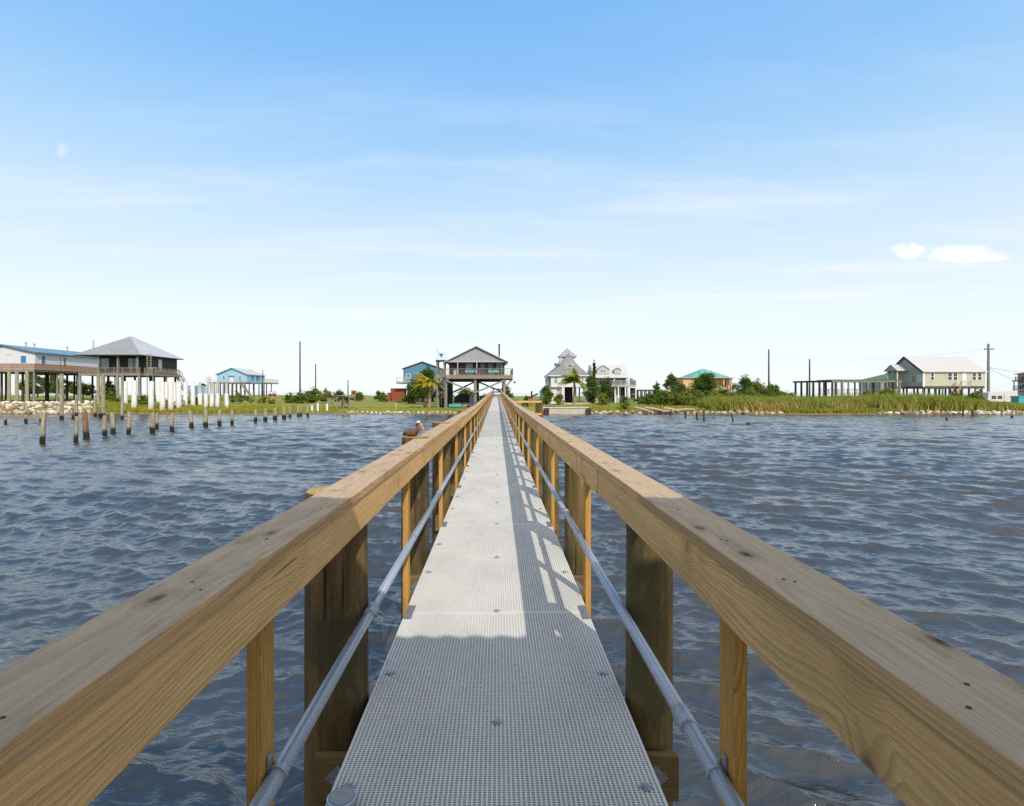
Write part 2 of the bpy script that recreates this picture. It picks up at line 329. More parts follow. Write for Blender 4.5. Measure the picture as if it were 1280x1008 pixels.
# ------------------------------------------------------------------ mesh helpers
class MB:
    def __init__(s): s.v = []; s.f = []; s.mi = []
    def add(s, vs, fs, mi=0):
        o = len(s.v); s.v += [tuple(v) for v in vs]; s.f += [tuple(o + i for i in f) for f in fs]; s.mi += [mi] * len(fs); return s
    def box(s, x0, x1, y0, y1, z0, z1, mi=0):
        if x0 > x1: x0, x1 = x1, x0
        if y0 > y1: y0, y1 = y1, y0
        if z0 > z1: z0, z1 = z1, z0
        return s.add([(x0, y0, z0), (x1, y0, z0), (x1, y1, z0), (x0, y1, z0), (x0, y0, z1), (x1, y0, z1), (x1, y1, z1), (x0, y1, z1)],
                     [(0, 3, 2, 1), (4, 5, 6, 7), (0, 1, 5, 4), (1, 2, 6, 5), (2, 3, 7, 6), (3, 0, 4, 7)], mi)
    def bar(s, a, b, wd, ht, mi=0, up=(0, 0, 1)):
        a = Vector(a); b = Vector(b); d = (b - a).normalized(); u = Vector(up)
        if abs(d.dot(u)) > 0.98: u = Vector((0, 1, 0))
        r = d.cross(u).normalized() * wd / 2; u = r.cross(d).normalized() * ht / 2
        vs = [p + i * r + j * u for p in (a, b) for i, j in ((-1, -1), (1, -1), (1, 1), (-1, 1))]
        return s.add(vs, [(3, 2, 1, 0), (4, 5, 6, 7), (0, 1, 5, 4), (1, 2, 6, 5), (2, 3, 7, 6), (3, 0, 4, 7)], mi)
    def tube(s, pts, rs, n=10, mi=0, cap=True, capmi=None):
        pts = [Vector(p) for p in pts]
        if not hasattr(rs, '__len__'): rs = [rs] * len(pts)
        vs = []
        for i, p in enumerate(pts):
            d = (pts[min(i + 1, len(pts) - 1)] - pts[max(i - 1, 0)]).normalized()
            u = Vector((0, 0, 1)) if abs(d.z) < 0.9 else Vector((1, 0, 0))
            a = d.cross(u).normalized(); c = a.cross(d).normalized()
            for k in range(n):
                th = 2 * math.pi * k / n; vs.append(p + (a * math.cos(th) + c * math.sin(th)) * rs[i])
        o = len(s.v); m = len(pts)
        fs = [(i * n + k, i * n + (k + 1) % n, (i + 1) * n + (k + 1) % n, (i + 1) * n + k) for i in range(m - 1) for k in range(n)]
        s.add(vs, fs, mi)
        if cap:
            s.f += [tuple(o + k for k in reversed(range(n))), tuple(o + (m - 1) * n + k for k in range(n))]
            s.mi += [mi, mi if capmi is None else capmi]
        return s
    def prism(s, poly, d, mi=0):
        """extrude polygon (3-D points) by vector d"""
        n = len(poly); d = Vector(d); p = [Vector(q) for q in poly]
        return s.add(p + [q + d for q in p], [tuple(range(n)), tuple(reversed(range(n, 2 * n)))] + [(i, n + i, n + (i + 1) % n, (i + 1) % n) for i in range(n)], mi)
    def ball(s, c, r, nu=10, nv=7, mi=0):
        c = Vector(c); r = Vector(r) if hasattr(r, '__len__') else Vector((r, r, r)); vs = []
        for j in range(1, nv):
            t = math.pi * j / nv
            for i in range(nu):
                p = 2 * math.pi * i / nu; vs.append(c + Vector((r.x * math.sin(t) * math.cos(p), r.y * math.sin(t) * math.sin(p), r.z * math.cos(t))))
        vs += [c + Vector((0, 0, r.z)), c - Vector((0, 0, r.z))]; T = (nv - 1) * nu; fs = []
        for j in range(nv - 2):
            for i in range(nu): fs.append((j * nu + i, (j + 1) * nu + i, (j + 1) * nu + (i + 1) % nu, j * nu + (i + 1) % nu))
        for i in range(nu): fs += [(T, i, (i + 1) % nu), (T + 1, (nv - 2) * nu + (i + 1) % nu, (nv - 2) * nu + i)]
        return s.add(vs, fs, mi)
    def build(s, name, mats, parent=None, centre=None, smooth=False, bevel=0.0, fix=True):
        """verts are in world space; the object hangs under parent without moving them"""
        org = worldloc(parent) if parent else Vector()
        c = Vector(centre) if centre is not None else org
        me = bpy.data.meshes.new(name); me.from_pydata([tuple(Vector(v) - c) for v in s.v], [], s.f)
        for m in (mats if isinstance(mats, (list, tuple)) else [mats]): me.materials.append(m)
        me.polygons.foreach_set('material_index', s.mi)
        if fix or bevel:
            bm = bmesh.new(); bm.from_mesh(me)
            bmesh.ops.recalc_face_normals(bm, faces=bm.faces)
            if bevel: bmesh.ops.bevel(bm, geom=list(bm.edges), offset=bevel, segments=2, affect='EDGES', profile=0.6)
            bm.to_mesh(me); bm.free()
        if smooth: me.polygons.foreach_set('use_smooth', [True] * len(me.polygons))
        me.update()
        o = bpy.data.objects.new(name, me); COL.objects.link(o)
        if parent: o.parent = parent
        o.location = c - org
        return o
def worldloc(o):
    v = Vector()
    while o: v = v + o.location; o = o.parent
    return v
def thing(name, loc, label, cat, group=None):
    o = bpy.data.objects.new(name, None); o.empty_display_size = 0.2; COL.objects.link(o); o.location = loc
    return tag(o, label, cat, group)
def tag(o, label, cat, group=None):
    o['label'] = label; o['category'] = cat
    if group: o['group'] = group
    return o
def structure(o): o['kind'] = 'structure'; return o
def dup(o, dloc=(0, 0, 0), parent=None):
    c = o.copy(); COL.objects.link(c); c.location = Vector(o.location) + Vector(dloc)
    if parent: c.parent = parent
    for ch in list(o.children): dup(ch, (0, 0, 0), c)
    return c
ORD = ['first', 'second', 'third', 'fourth', 'fifth', 'sixth', 'seventh', 'eighth', 'ninth', 'tenth', 'eleventh', 'twelfth', 'thirteenth',
       'fourteenth', 'fifteenth', 'sixteenth', 'seventeenth', 'eighteenth', 'nineteenth', 'twentieth', 'twenty-first', 'twenty-second',
       'twenty-third', 'twenty-fourth', 'twenty-fifth', 'twenty-sixth', 'twenty-seventh', 'twenty-eighth', 'twenty-ninth', 'thirtieth']
WATER = -2.0
def sm(a, b, x):
    t = min(1, max(0, (x - a) / (b - a))); return t * t * (3 - 2 * t)
def shore(x): return 87.2 - 1.6 * sm(10, 60, x) + 0.7 * math.sin(x * 0.21 + 1) + 0.4 * math.sin(x * 0.57)
def ground(x, y):
    d = y - shore(x)
    z = -3.0 + 1.25 * sm(-4, 1.0, d) + 0.55 * sm(0.5, 7, d) + 0.3 * sm(5, 30, d) + 0.6 * sm(25, 110, d)
    z += 1.0 * (1 - sm(-67, -62, x)) * sm(0, 3.5, d) * (1 - 0.55 * sm(4.5, 9, d))
    z -= 3.2 * sm(190, 235, d)
    return z + 0.05 * math.sin(x * 0.9) * math.sin(y * 0.7)

# ------------------------------------------------------------------ setting: water, land
def build_water():
    th = np.concatenate([np.linspace(R(-178), R(-64), 40)[:-1], np.linspace(R(-64), R(64), 900), np.linspace(R(64), R(178), 40)[1:]])
    r1 = 0.8 * np.exp(np.arange(0, np.log(3.6 / 0.8), 0.02)); r2 = 3.6 * np.exp(np.arange(0, np.log(150 / 3.6), 0.0036)); r3 = 150 * np.exp(np.arange(0, np.log(9000 / 150) + 0.08, 0.08))
    r = np.concatenate([r1, r2, r3]); dr = np.gradient(r)
    T, RR = np.meshgrid(th, r); X = RR * np.sin(T); Y = RR * np.cos(T)
    rng = np.random.default_rng(5); N = 150
    lam = 0.16 * (4.6 / 0.16) ** np.linspace(0, 1, N) * rng.uniform(0.97, 1.03, N)
    k = 2 * np.pi / lam; kp = 2 * np.pi / 1.75
    spec = np.exp(-0.9 * (kp / k) ** 2) * (k / kp) ** -0.26          # slope-ish weight per log band
    amp = spec / k * 0.066
    amp *= rng.uniform(0.5, 1.5, N)
    md = R(-104); ang = md + rng.normal(0, 1, N) * (0.26 + 0.17 * np.clip(np.log(k / kp), 0, 2)); ph = rng.uniform(0, 2 * np.pi, N)
    print('rms slope', float(np.sqrt(np.sum((amp * k) ** 2) / 2)), 'Hs', float(4 * np.sqrt(np.sum(amp ** 2) / 2)))
    Zs = np.zeros_like(X); DX = np.zeros_like(X); DY = np.zeros_like(X)
    front = slice(39, 39 + 900)
    Xf, Yf = X[:, front].astype(np.float32), Y[:, front].astype(np.float32); 
    sp = np.maximum(dr, 1e-3)[:, None]
    cellx = (R(128) / 900 * r)[:, None]
    z = np.zeros_like(Xf); dx = np.zeros_like(Xf); dy = np.zeros_like(Xf)
    # patchy gusts make some areas choppier
    gust = 1 + 0.22 * np.sin(Xf * 0.23 + 0.11 * Yf + 1) * np.sin(Yf * 0.17 - 0.07 * Xf) + 0.18 * np.sin(Xf * 0.071 + 2) * np.sin(0.9 * Yf ** 0.8)
    for i in range(N):
        wgt = np.clip(lam[i] / (2.6 * np.maximum(sp, cellx)) - 0.6, 0, 1)
        rows = np.where(wgt[:, 0] > 0)[0]
        if not len(rows): continue
        a = slice(rows[0], rows[-1] + 1)
        c, s_ = np.cos(ang[i]), np.sin(ang[i])
        q = (k[i] * (c * Xf[a] + s_ * Yf[a]) + ph[i]).astype(np.float32)
        A = (amp[i] * wgt[a]).astype(np.float32)
        z[a] += A * np.cos(q); sq = A * np.sin(q) * 0.95; dx[a] -= c * sq; dy[a] -= s_ * sq
    edge = np.clip((R(64) - np.abs(th[front])) / R(6), 0, 1)[None, :] * gust
    X[:, front] += dx * edge; Y[:, front] += dy * edge; Zs[:, front] = z * edge
    nr, nt_ = X.shape
    co = np.stack([X, Y, Zs + WATER], -1).reshape(-1, 3).astype(np.float32)
    idx = np.arange(nr * nt_).reshape(nr, nt_)
    a, b_, c_, d_ = idx[:-1, :-1], idx[:-1, 1:], idx[1:, 1:], idx[1:, :-1]
    q = np.stack([a, d_, c_, b_], -1).reshape(-1, 4)
    back = np.stack([idx[:-1, -1], idx[1:, -1], idx[1:, 0], idx[:-1, 0]], -1); q = np.concatenate([q, back])
    me = bpy.data.meshes.new('water'); me.vertices.add(len(co)); me.vertices.foreach_set('co', co.ravel())
    me.loops.add(q.size); me.loops.foreach_set('vertex_index', q.ravel().astype(np.int32))
    me.polygons.add(len(q)); me.polygons.foreach_set('loop_start', np.arange(0, q.size, 4, dtype=np.int32))
    me.polygons.foreach_set('loop_total', np.full(len(q), 4, dtype=np.int32))
    me.polygons.foreach_set('use_smooth', np.ones(len(q), dtype=bool))
    me.update(calc_edges=True)
    m, t, b = mat('turbid_water')
    g = t.n('ShaderNodeNewGeometry'); pos = g.outputs['Position']
    n1 = t.noise(t.scale(pos, (2.4, 5.5, 1)), 1.0, 5, 0.62)
    n2 = t.noise(t.scale(pos, (9, 17, 1), (3, 1, 0)), 1.0, 4, 0.6)
    n3 = t.noise(t.scale(pos, (0.5, 1.4, 1), (7, 2, 0)), 1.0, 4, 0.6)
    n4 = t.noise(t.scale(pos, (1.5, 4.2, 1), (9, 5, 0)), 1.0, 3, 0.55)
    ridge = t.m('MULTIPLY', t.m('ABSOLUTE', t.m('SUBTRACT', n4, 0.5)), -2.0)
    n1 = t.m('ADD', n1, t.m('MULTIPLY', ridge, 1.1))
    h = t.m('ADD', t.m('MULTIPLY', n1, 0.050), t.m('ADD', t.m('MULTIPLY', n2, 0.016), t.m('MULTIPLY', n3, 0.10)))
    bump(t, b, h, 0.38, 1.0)
    silt = t.noise(pos, 0.12, 4, 0.6)
    t.l(t.mix(t.ramp(silt, (0.3, 0.7)), (0.024, 0.028, 0.033), (0.046, 0.041, 0.034)), b.inputs['Base Color'])
    b.inputs['Roughness'].default_value = 0.06; b.inputs['IOR'].default_value = 1.5; b.inputs['Specular IOR Level'].default_value = 0.85; b.inputs['Specular Tint'].default_value = (0.86, 0.94, 1.0, 1)
    me.materials.append(m)
    structure(bpy.data.objects.new('water', me)); COL.objects.link(bpy.data.objects['water'])
build_water()

def build_land():
    xs = np.concatenate([np.arange(-330, -150, 6.0), np.arange(-150, 150, 1.0), np.arange(150, 331, 6.0)])
    ds = np.concatenate([np.arange(-6, 12, 0.5), np.arange(12, 60, 2.0), np.arange(60, 250, 6.0)])
    vs, fs = [], []
    for d in ds:
        for x in xs:
            y = shore(x) + d; vs.append((x, y, ground(x, y) + (random.uniform(-.06, .06) if -1 < d < 20 else 0)))
    n = len(xs)
    for j in range(len(ds) - 1):
        for i in range(n - 1): fs.append((j * n + i, j * n + i + 1, (j + 1) * n + i + 1, (j + 1) * n + i))
    mb = MB(); mb.v = vs; mb.f = fs; mb.mi = [0] * len(fs)
    m, t, b = mat('grassy_ground')
    g = t.n('ShaderNodeNewGeometry'); pos = g.outputs['Position']; s = t.n('ShaderNodeSeparateXYZ'); t.l(pos, s.inputs[0])
    big = t.noise(t.scale(pos, (0.10, 0.16, 1)), 1.0, 5, 0.65); fine = t.noise(t.scale(pos, (2.0, 2.0, 2)), 1.0, 4, 0.7)
    lawn = t.mix(t.ramp(big, (0.35, 0.65)), (0.17, 0.20, 0.035), (0.28, 0.27, 0.07))
    lawn = t.mix(t.m('MULTIPLY', t.ramp(fine, (0.35, 0.75)), 0.6), lawn, (0.11, 0.13, 0.03))
    dry = t.noise(t.scale(pos, (0.25, 0.5, 1), (5, 5, 0)), 1.0, 4, 0.6)
    lawn = t.mix(t.m('MULTIPLY', t.ramp(dry, (0.55, 0.72)), 0.55), lawn, (0.34, 0.28, 0.09))
    zz = t.m('ADD', s.outputs[2], t.m('MULTIPLY', t.m('SUBTRACT', fine, 0.5), 0.25))
    mud = t.mix(t.ramp(fine, (0.3, 0.7)), (0.13, 0.09, 0.05), (0.26, 0.20, 0.12))
    col = t.mix(t.ramp(zz, (-1.78, -1.60)), mud, lawn)
    t.l(col, b.inputs['Base Color']); b.inputs['Roughness'].default_value = 0.95; b.inputs['Specular IOR Level'].default_value = 0.1
    bump(t, b, fine, 0.8, 0.15)
    structure(mb.build('ground', m, fix=False, smooth=True))
    # pale shell road along the peninsula behind the houses
    rm = plain('shell_road_surface', (0.46, 0.42, 0.36), 0.95, 0.15, 1.5)
    rd = MB(); vv = []
    xs = list(range(-300, 301, 4))
    for x in xs:
        for y in (212.0, 219.0): vv.append((x, y, ground(x, y) + 0.06))
    rd.add(vv, [(2 * i, 2 * i + 2, 2 * i + 3, 2 * i + 1) for i in range(len(xs) - 1)])
    structure(rd.build('road', rm, fix=False))
build_land()

# ------------------------------------------------------------------ the pier
BAY = 2.42; RAMP0, SLOPE = 17.8, 0.009; PIER_END = 97.5
def dz(y): return max(0.0, y - RAMP0) * SLOPE
def build_pier():
    pier = thing('pier', (0, 3.0, 0), 'long straight timber pier with pale grating deck and wooden handrails running out to the shore', 'pier')
    def child(name, o_proto, loc):      # copy that shares its mesh
        c = o_proto.copy(); COL.objects.link(c); c.parent = pier; c.location = Vector(loc) - pier.location; return c
    rot = math.atan(SLOPE)
    def seg(name, x0, x1, za, zb, m, breaks, bev=0.003):
        for a, b in zip(breaks[:-1], breaks[1:]):
            yc = (a + b) / 2; L = (b - a) - 0.004
            mb = MB(); mb.box(x0, x1, yc - L / 2, yc + L / 2, za, zb)
            o = mb.build(name, m, pier, centre=((x0 + x1) / 2, yc, (za + zb) / 2), bevel=bev)
            if yc > RAMP0: o.rotation_euler.x = rot
            o.location.z += dz(yc)
            if name.startswith('rail'): o.rotation_euler.z = random.uniform(-.0016, .0016); o.rotation_euler.y = random.uniform(-.012, .012); o.location.x += random.uniform(-.003, .003)
    def joints(first): 
        j = [-3.0]; y = first
        while y < RAMP0 - 1.2: j.append(y); y += 2 * BAY
        j.append(RAMP0); y = RAMP0 + 2 * BAY
        while y < PIER_END - 1: j.append(y); y += 2 * BAY
        return j + [PIER_END]
    for s in (-1, 1):
        xi, xo = 0.59 * s, 0.757 * s
        seg('rail_cap', min(xi, xo), max(xi, xo), 1.008, 1.046, M['rail_cap'], joints(2.36 if s < 0 else 2.30), 0.004)
        xa, xb = 0.592 * s, 0.63 * s
        seg('rail_face_board', min(xa, xb), max(xa, xb), 0.866, 1.0065, M['rail_side'], joints(4.3 if s < 0 else 3.2))
        seg('stringer', min(0.555 * s, 0.595 * s), max(0.555 * s, 0.595 * s), -0.185, -0.034, M['stringer'], joints(2.5), 0.0)
    seg('stringer', -0.02, 0.02, -0.185, -0.034, M['stringer'], joints(3.7), 0.0)
    # grating panels: lengthwise ribs standing 2.5 mm proud of the cross ribs, open holes between
    L = BAY - 0.006
    g = MB(); nx = 69; hw = 0.61
    for i in range(nx):
        x = -hw + 0.006 + (2 * hw - 0.012) * i / (nx - 1); wd = 0.0105 if i in (0, nx - 1) else 0.0066
        g.box(x - wd / 2, x + wd / 2, -L / 2, L / 2, -0.032, 0.0)
    ny = 200
    for j in range(ny):
        y = -L / 2 + 0.008 + (L - 0.016) * j / (ny - 1); wd = 0.016 if j in (0, ny - 1) else 0.0058
        g.box(-hw + 0.004, hw - 0.004, y - wd / 2, y + wd / 2, -0.028, 0.0012 if j in (0, ny - 1) else -0.0028)
    y0 = 3.63 - 2 * BAY; proto = None; k = 0; protos = {}
    while y0 + k * BAY < PIER_END - 1:
        yc = y0 + (k + 0.5) * BAY; greyer = RAMP0 < yc < 37.5
        if greyer not in protos:
            o = g.build('deck_panel', M['grate_grey'] if greyer else M['grate'], None, centre=(0, 0, 0), fix=False); o.parent = pier; protos[greyer] = o
            o.location = Vector((0, yc, dz(yc))) - pier.location
        else: o = child('deck_panel', protos[greyer], (0, yc, dz(yc)))
        if yc > RAMP0: o.rotation_euler.x = rot
        k += 1
    # piles, split caps, balusters in 2.42 m bays
    def pile(r, top, seedv, top_mi=True):
        rng = random.Random(seedv); mb = MB(); n = 28; zs = [-3.4, -2.6, -2.0, -1.4, -0.9, -0.4, -0.1, 0.2, 0.5, 0.8, top - 0.02, top]
        ph = [rng.uniform(0, 6.3) for _ in range(5)]; vs = []
        for zi, z in enumerate(zs):
            for a in range(n):
                th = 2 * math.pi * a / n
                rr = r * (1.04 - 0.02 * (z + 2)) * (1 + 0.018 * math.sin(3 * th + ph[0] + z) + 0.012 * math.sin(5 * th + ph[1] - 0.7 * z) + rng.uniform(-.006, .006))
                if zi == len(zs) - 1: rr -= 0.006
                vs.append((rr * math.cos(th), rr * math.sin(th), z))
        m = len(zs); fs = [(i * n + a, i * n + (a + 1) % n, (i + 1) * n + (a + 1) % n, (i + 1) * n + a) for i in range(m - 1) for a in range(n)]
        mb.add(vs, fs); mb.add([vs[(m - 1) * n + a] for a in range(n)], [tuple(range(n))], 1); return mb
    pv = {s: [pile(r, t, i + (9 if s > 0 else 0)) for i, (r, t) in enumerate(rt)] for s, rt in
          ((-1, ((0.15, 0.99), (0.128, 1.055), (0.118, 1.0))), (1, ((0.112, 0.995), (0.118, 0.99), (0.108, 0.98))))}
    po = {}
    nb = int((PIER_END - 2.66) / BAY) + 1
    for k in range(-1, nb):
        for s in (-1, 1):
            y = 2.66 + BAY * k; rad = {-1: (0.15, 0.128, 0.118), 1: (0.112, 0.118, 0.108)}[s]
            i = (0 if k == 0 else 1 if k == 1 else (k * 7 + (s > 0)) % 3); 
            if s < 0 and k > 1: i = 1 + k % 2
            x = s * (0.632 + rad[i]); rx = random.Random(k * 2 + s).uniform(0, 6.28)
            if (s, i) not in po:
                o = pv[s][i].build('pile', [M['pile' if s < 0 else 'pile_olive'], M['pile_top']], None, centre=(0, 0, 0), smooth=False)
                for p in o.data.polygons: p.use_smooth = len(p.vertices) == 4
                o.parent = pier; o.location = Vector((x, y, dz(y))) - pier.location; po[(s, i)] = o
            else: o = child('pile', po[(s, i)], (x, y, dz(y)))
            o.rotation_euler.z = rx
    bo = {}
    for k in range(0, nb):
        y = 2.66 + BAY * k
        for sgn, nm in ((-1, 'f'), (1, 'b')):
            off = sgn * 0.165
            if nm not in bo:
                mb = MB(); mb.box(-0.83, 0.83, -0.02, 0.02, -0.395, -0.19)
                o = mb.build('pile_cap_beam', M['beam_wood'], None, centre=(0, 0, -0.29), bevel=0.003); o.parent = pier
                o.location = Vector((0, y + off, dz(y) - 0.29)) - pier.location; bo[nm] = o
            else: child('pile_cap_beam', bo[nm], (0, y + off, dz(y) - 0.29))
    wp = None
    for k in range(0, 12):
        y = 2.66 + BAY * k - 0.165 - 0.02
        for s in (-1, 1):
            if wp is None:
                mb = MB(); mb.box(-0.042, 0.042, -0.006, 0, -0.042, 0.042)
                wp = mb.build('washer_plate', M['plate'], None, centre=(0, 0, 0), bevel=0.001); wp.parent = pier; wp.location = Vector((0.72 * s, y, -0.285)) - pier.location; wp.rotation_euler.y = R(45)
                nb_ = MB(); nb_.tube([(0.72 * s, y - 0.006, -0.285), (0.72 * s, y - 0.024, -0.285)], 0.017, 6); nb_.tube([(0.72 * s, y - 0.024, -0.285), (0.72 * s, y - 0.04, -0.285)], 0.009, 8)
                nut = nb_.build('bolt_nut', M['steel'], wp)
            else:
                c = child('washer_plate', wp, (0.72 * s, y, dz(y) - 0.285)); n = nut.copy(); COL.objects.link(n); n.parent = c
    bal = None
    for k in range(0, int((PIER_END - 1.5) / BAY) + 1):
        y = 1.5 + BAY * k
        for s in (-1, 1):
            jit = random.uniform(-0.02, 0.02) if k > 1 else 0
            if bal is None:
                mb = MB(); mb.box(-0.0195, 0.0195, -0.045, 0.045, -0.62, 0.59)
                bal = mb.build('baluster', M['baluster'], None, centre=(0, 0, 0), bevel=0.003); bal.parent = pier; o = bal
                o.location = Vector((0.651 * s, y, 0.41)) - pier.location
            else: o = child('baluster', bal, (0.651 * s, y + jit, dz(y) + 0.41))
    # galvanised pipe rail with couplings and straps
    for s in (-1, 1):
        xs_, z = 0.604 * s, 0.416; j = [-2.0, 2.62 if s < 0 else 1.75]
        while j[-1] + 3.05 < RAMP0: j.append(j[-1] + 3.05)
        j.append(RAMP0)
        while j[-1] + 3.05 < PIER_END: j.append(j[-1] + 3.05)
        for a, b in zip(j[:-1], j[1:]):
            mb = MB(); pa, pb = Vector((xs_, a, z + dz(a))), Vector((xs_, b, z + dz(b)))
            mid = (pa + pb) / 2 + Vector((0, 0, -0.004)); mb.tube([pa, mid, pb], 0.0235, 16)
            o = mb.build('pipe_rail', M['pipe'], pier, smooth=True)
            if b < 30:
                d = (pb - pa).normalized(); mb = MB(); mb.tube([pb - d * 0.045, pb - d * 0.043, pb + d * 0.043, pb + d * 0.045], [0.0255, 0.0285, 0.0285, 0.0255], 16)
                mb.build('coupling', M['steel'], o, smooth=True)
        for k in range(0, 12):
            y = 1.5 + BAY * k; c = Vector((xs_, y, z + dz(y) - 0.002)); mb = MB()
            mb.tube([c - Vector((0, 0.009, 0)), c + Vector((0, 0.009, 0))], 0.0262, 16)
            mb.box(xs_ + s * 0.022, xs_ + s * 0.0262, y - 0.012, y + 0.012, c.z, c.z + 0.055)
            mb.build('pipe_strap', M['steel'], pier)
    # grating clips, joint plates, cap screws
    cl = None; pl = None
    for k in range(-1, 9):
        yj = 3.63 + BAY * k
        for x, y in ((0, yj + 0.02), (0, yj + BAY / 2), (-0.555, yj + 0.81), (0.555, yj + 0.81), (-0.555, yj + 1.63), (0.555, yj + 1.63)):
            if cl is None:
                mb = MB(); mb.box(-0.026, 0.026, -0.006, 0.006, 0.0006, 0.0042); mb.box(-0.012, 0.012, -0.02, 0.02, 0.001, 0.0048); mb.tube([(0, 0, 0.004), (0, 0, 0.009)], 0.011, 10)
                cl = mb.build('grating_clip', M['steel'], None, centre=(0, 0, 0)); cl.parent = pier; cl.location = Vector((x, y, dz(y))) - pier.location
            else: child('grating_clip', cl, (x, y, dz(y)))
        for s in (-1, 1):
            if pl is None:
                mb = MB(); mb.box(-0.026, 0.026, -0.105, 0.105, 0.0015, 0.0055); mb.tube([(0.004, 0.0, 0.0055), (0.004, 0.0, 0.0095)], 0.009, 8)
                pl = mb.build('joint_plate', M['plate'], None, centre=(0, 0, 0)); pl.parent = pier; o = pl; o.location = Vector((0.582 * s, yj, 0)) - pier.location
            else: o = child('joint_plate', pl, (0.582 * s, yj, dz(yj)))
    sp = None; rng = random.Random(4)
    for s in (-1, 1):
        y = 0.75
        while y < 9:
            for dx_ in (0.05, 0.058):
                xx = s * (0.59 + dx_ + rng.uniform(-.012, .03)); yy = y + rng.uniform(-.06, .06)
                if sp is None:
                    mb = MB(); mb.tube([(0, 0, -0.001), (0, 0, 0.0009)], 0.0036, 10)
                    sp = mb.build('screw', M['screw'], None, centre=(0, 0, 0)); sp.parent = pier; sp.location = Vector((xx, yy, 1.046)) - pier.location
                else: child('screw', sp, (xx, yy, 1.0462))
            y += 0.42
    # stub of white pipe with a grey cap poking through the grating
    mb = MB(); c = (-0.55, 1.93); mb.tube([(c[0], c[1], -0.5), (c[0], c[1], 0.012), (c[0], c[1], 0.014), (c[0], c[1], 0.031), (c[0], c[1], 0.033)], [0.044, 0.044, 0.052, 0.052, 0.048], 28)
    o = mb.build('pipe_sleeve', M['pipe'], pier); 
    mb = MB(); mb.tube([(c[0], c[1], 0.0335), (c[0], c[1], 0.0350)], [0.041, 0.041], 28); mb.build('pipe_cap', M['cap_grey'], o)
    # timber gate across the shore end
    y = PIER_END + 0.05; z = dz(y); mb = MB()
    for x in (-0.62, 0.78): mb.box(x - 0.07, x + 0.07, y, y + 0.14, z - 0.4, z + 1.5)
    for a, b in ((0.2, 0.42), (0.75, 0.97), (1.28, 1.46)): mb.box(-0.75, 0.92, y - 0.05, y - 0.002, z + a, z + b)
    mb.build('end_gate', M['baluster'], pier)
    # boarding landing on the right with its own rail
    xa, xb, ya, yb = 0.80, 2.05, 24.6, 26.9; z = dz(25.5); lm = M['rail_side']
    ld = MB()
    for i in range(16): ya_ = ya + (yb - ya) * i / 16; ld.box(xa, xb + 0.08, ya_, ya_ + 0.135, z - 0.05, z - 0.012)
    o = ld.build('landing_deck', M['rail_cap'], pier)
    for x, y, t in ((2.0, 24.7, 1.06), (2.0, 26.8, 1.06), (0.97, 26.8, 1.06)):
        mb = MB(); mb.tube([(x, y, -3.2), (x, y, z + t - .02), (x, y, z + t)], [0.11, 0.1, 0.094], 14, 0, True, 1); mb.build('landing_post', [M['pile_olive'], M['pile_top']], pier)
    mb = MB(); mb.box(0.78, 2.02, 24.56, 24.62, z + 0.94, z + 1.03); mb.build('landing_rail', lm, pier)
    mb = MB(); mb.box(0.78, 2.02, 24.56, 24.62, z + 0.38, z + 0.47); mb.build('landing_rail', lm, pier)
    mb = MB(); mb.box(0.78, 2.12, 26.86, 26.92, z + 0.38, z + 0.47); mb.build('landing_rail', lm, pier)
    return pier
pier = build_pier()

# roof of the boathouse the photographer stands under: it throws the shade over the near end of the pier
def build_roof():
    ze, ye = 3.25, 3.27 - 1.05 * 3.25
    t = thing('boathouse_roof', (0, -4, WATER), 'corrugated metal boathouse roof on timber posts standing over the near end of the pier', 'roof')
    x0, x1, yb, rise = -2.6, 3.3, -4.4, 0.7
    n = int((x1 - x0) / 0.02); mb = MB(); vs = []
    for i in range(n + 1):
        x = x0 + i * 0.02; h = 0.014 * math.cos(x * 2 * math.pi / 0.165)
        vs += [(x, ye, ze + h), (x, yb, ze + rise + h), (x, ye, ze + h + 0.004), (x, yb, ze + rise + .004 + h)]
    fs = []
    for i in range(n):
        a, b = 4 * i, 4 * i + 4; fs += [(a, b, b + 1, a + 1), (a + 2, a + 3, b + 3, b + 2), (a, a + 2, b + 2, b)]
    mb.add(vs, fs); mb.build('roof_sheet', M['metal_roof'], t, fix=False)
    for x in (x0 + .3, x1 - .3):
        for y in (-0.6, -3.9):
            mb = MB(); mb.tube([(x, y, -3.3), (x, y, ze - 0.25 + rise * (ye - y) / (ye - yb))], 0.11, 12); mb.build('roof_post', M['pile'], t)
        mb = MB(); mb.bar((x, ye - 0.1, ze - 0.13), (x, yb + .1, ze + rise - 0.13), 0.08, 0.2); mb.build('roof_beam', M['beam_wood'], t)
    for y in (-0.6, -3.9):
        zz = ze - 0.04 + rise * (ye - y) / (ye - yb); mb = MB(); mb.box(x0 + .35, x1 - .35, y - 0.04, y + 0.04, zz - .16, zz); mb.build('roof_beam', M['beam_wood'], t)
build_roof()

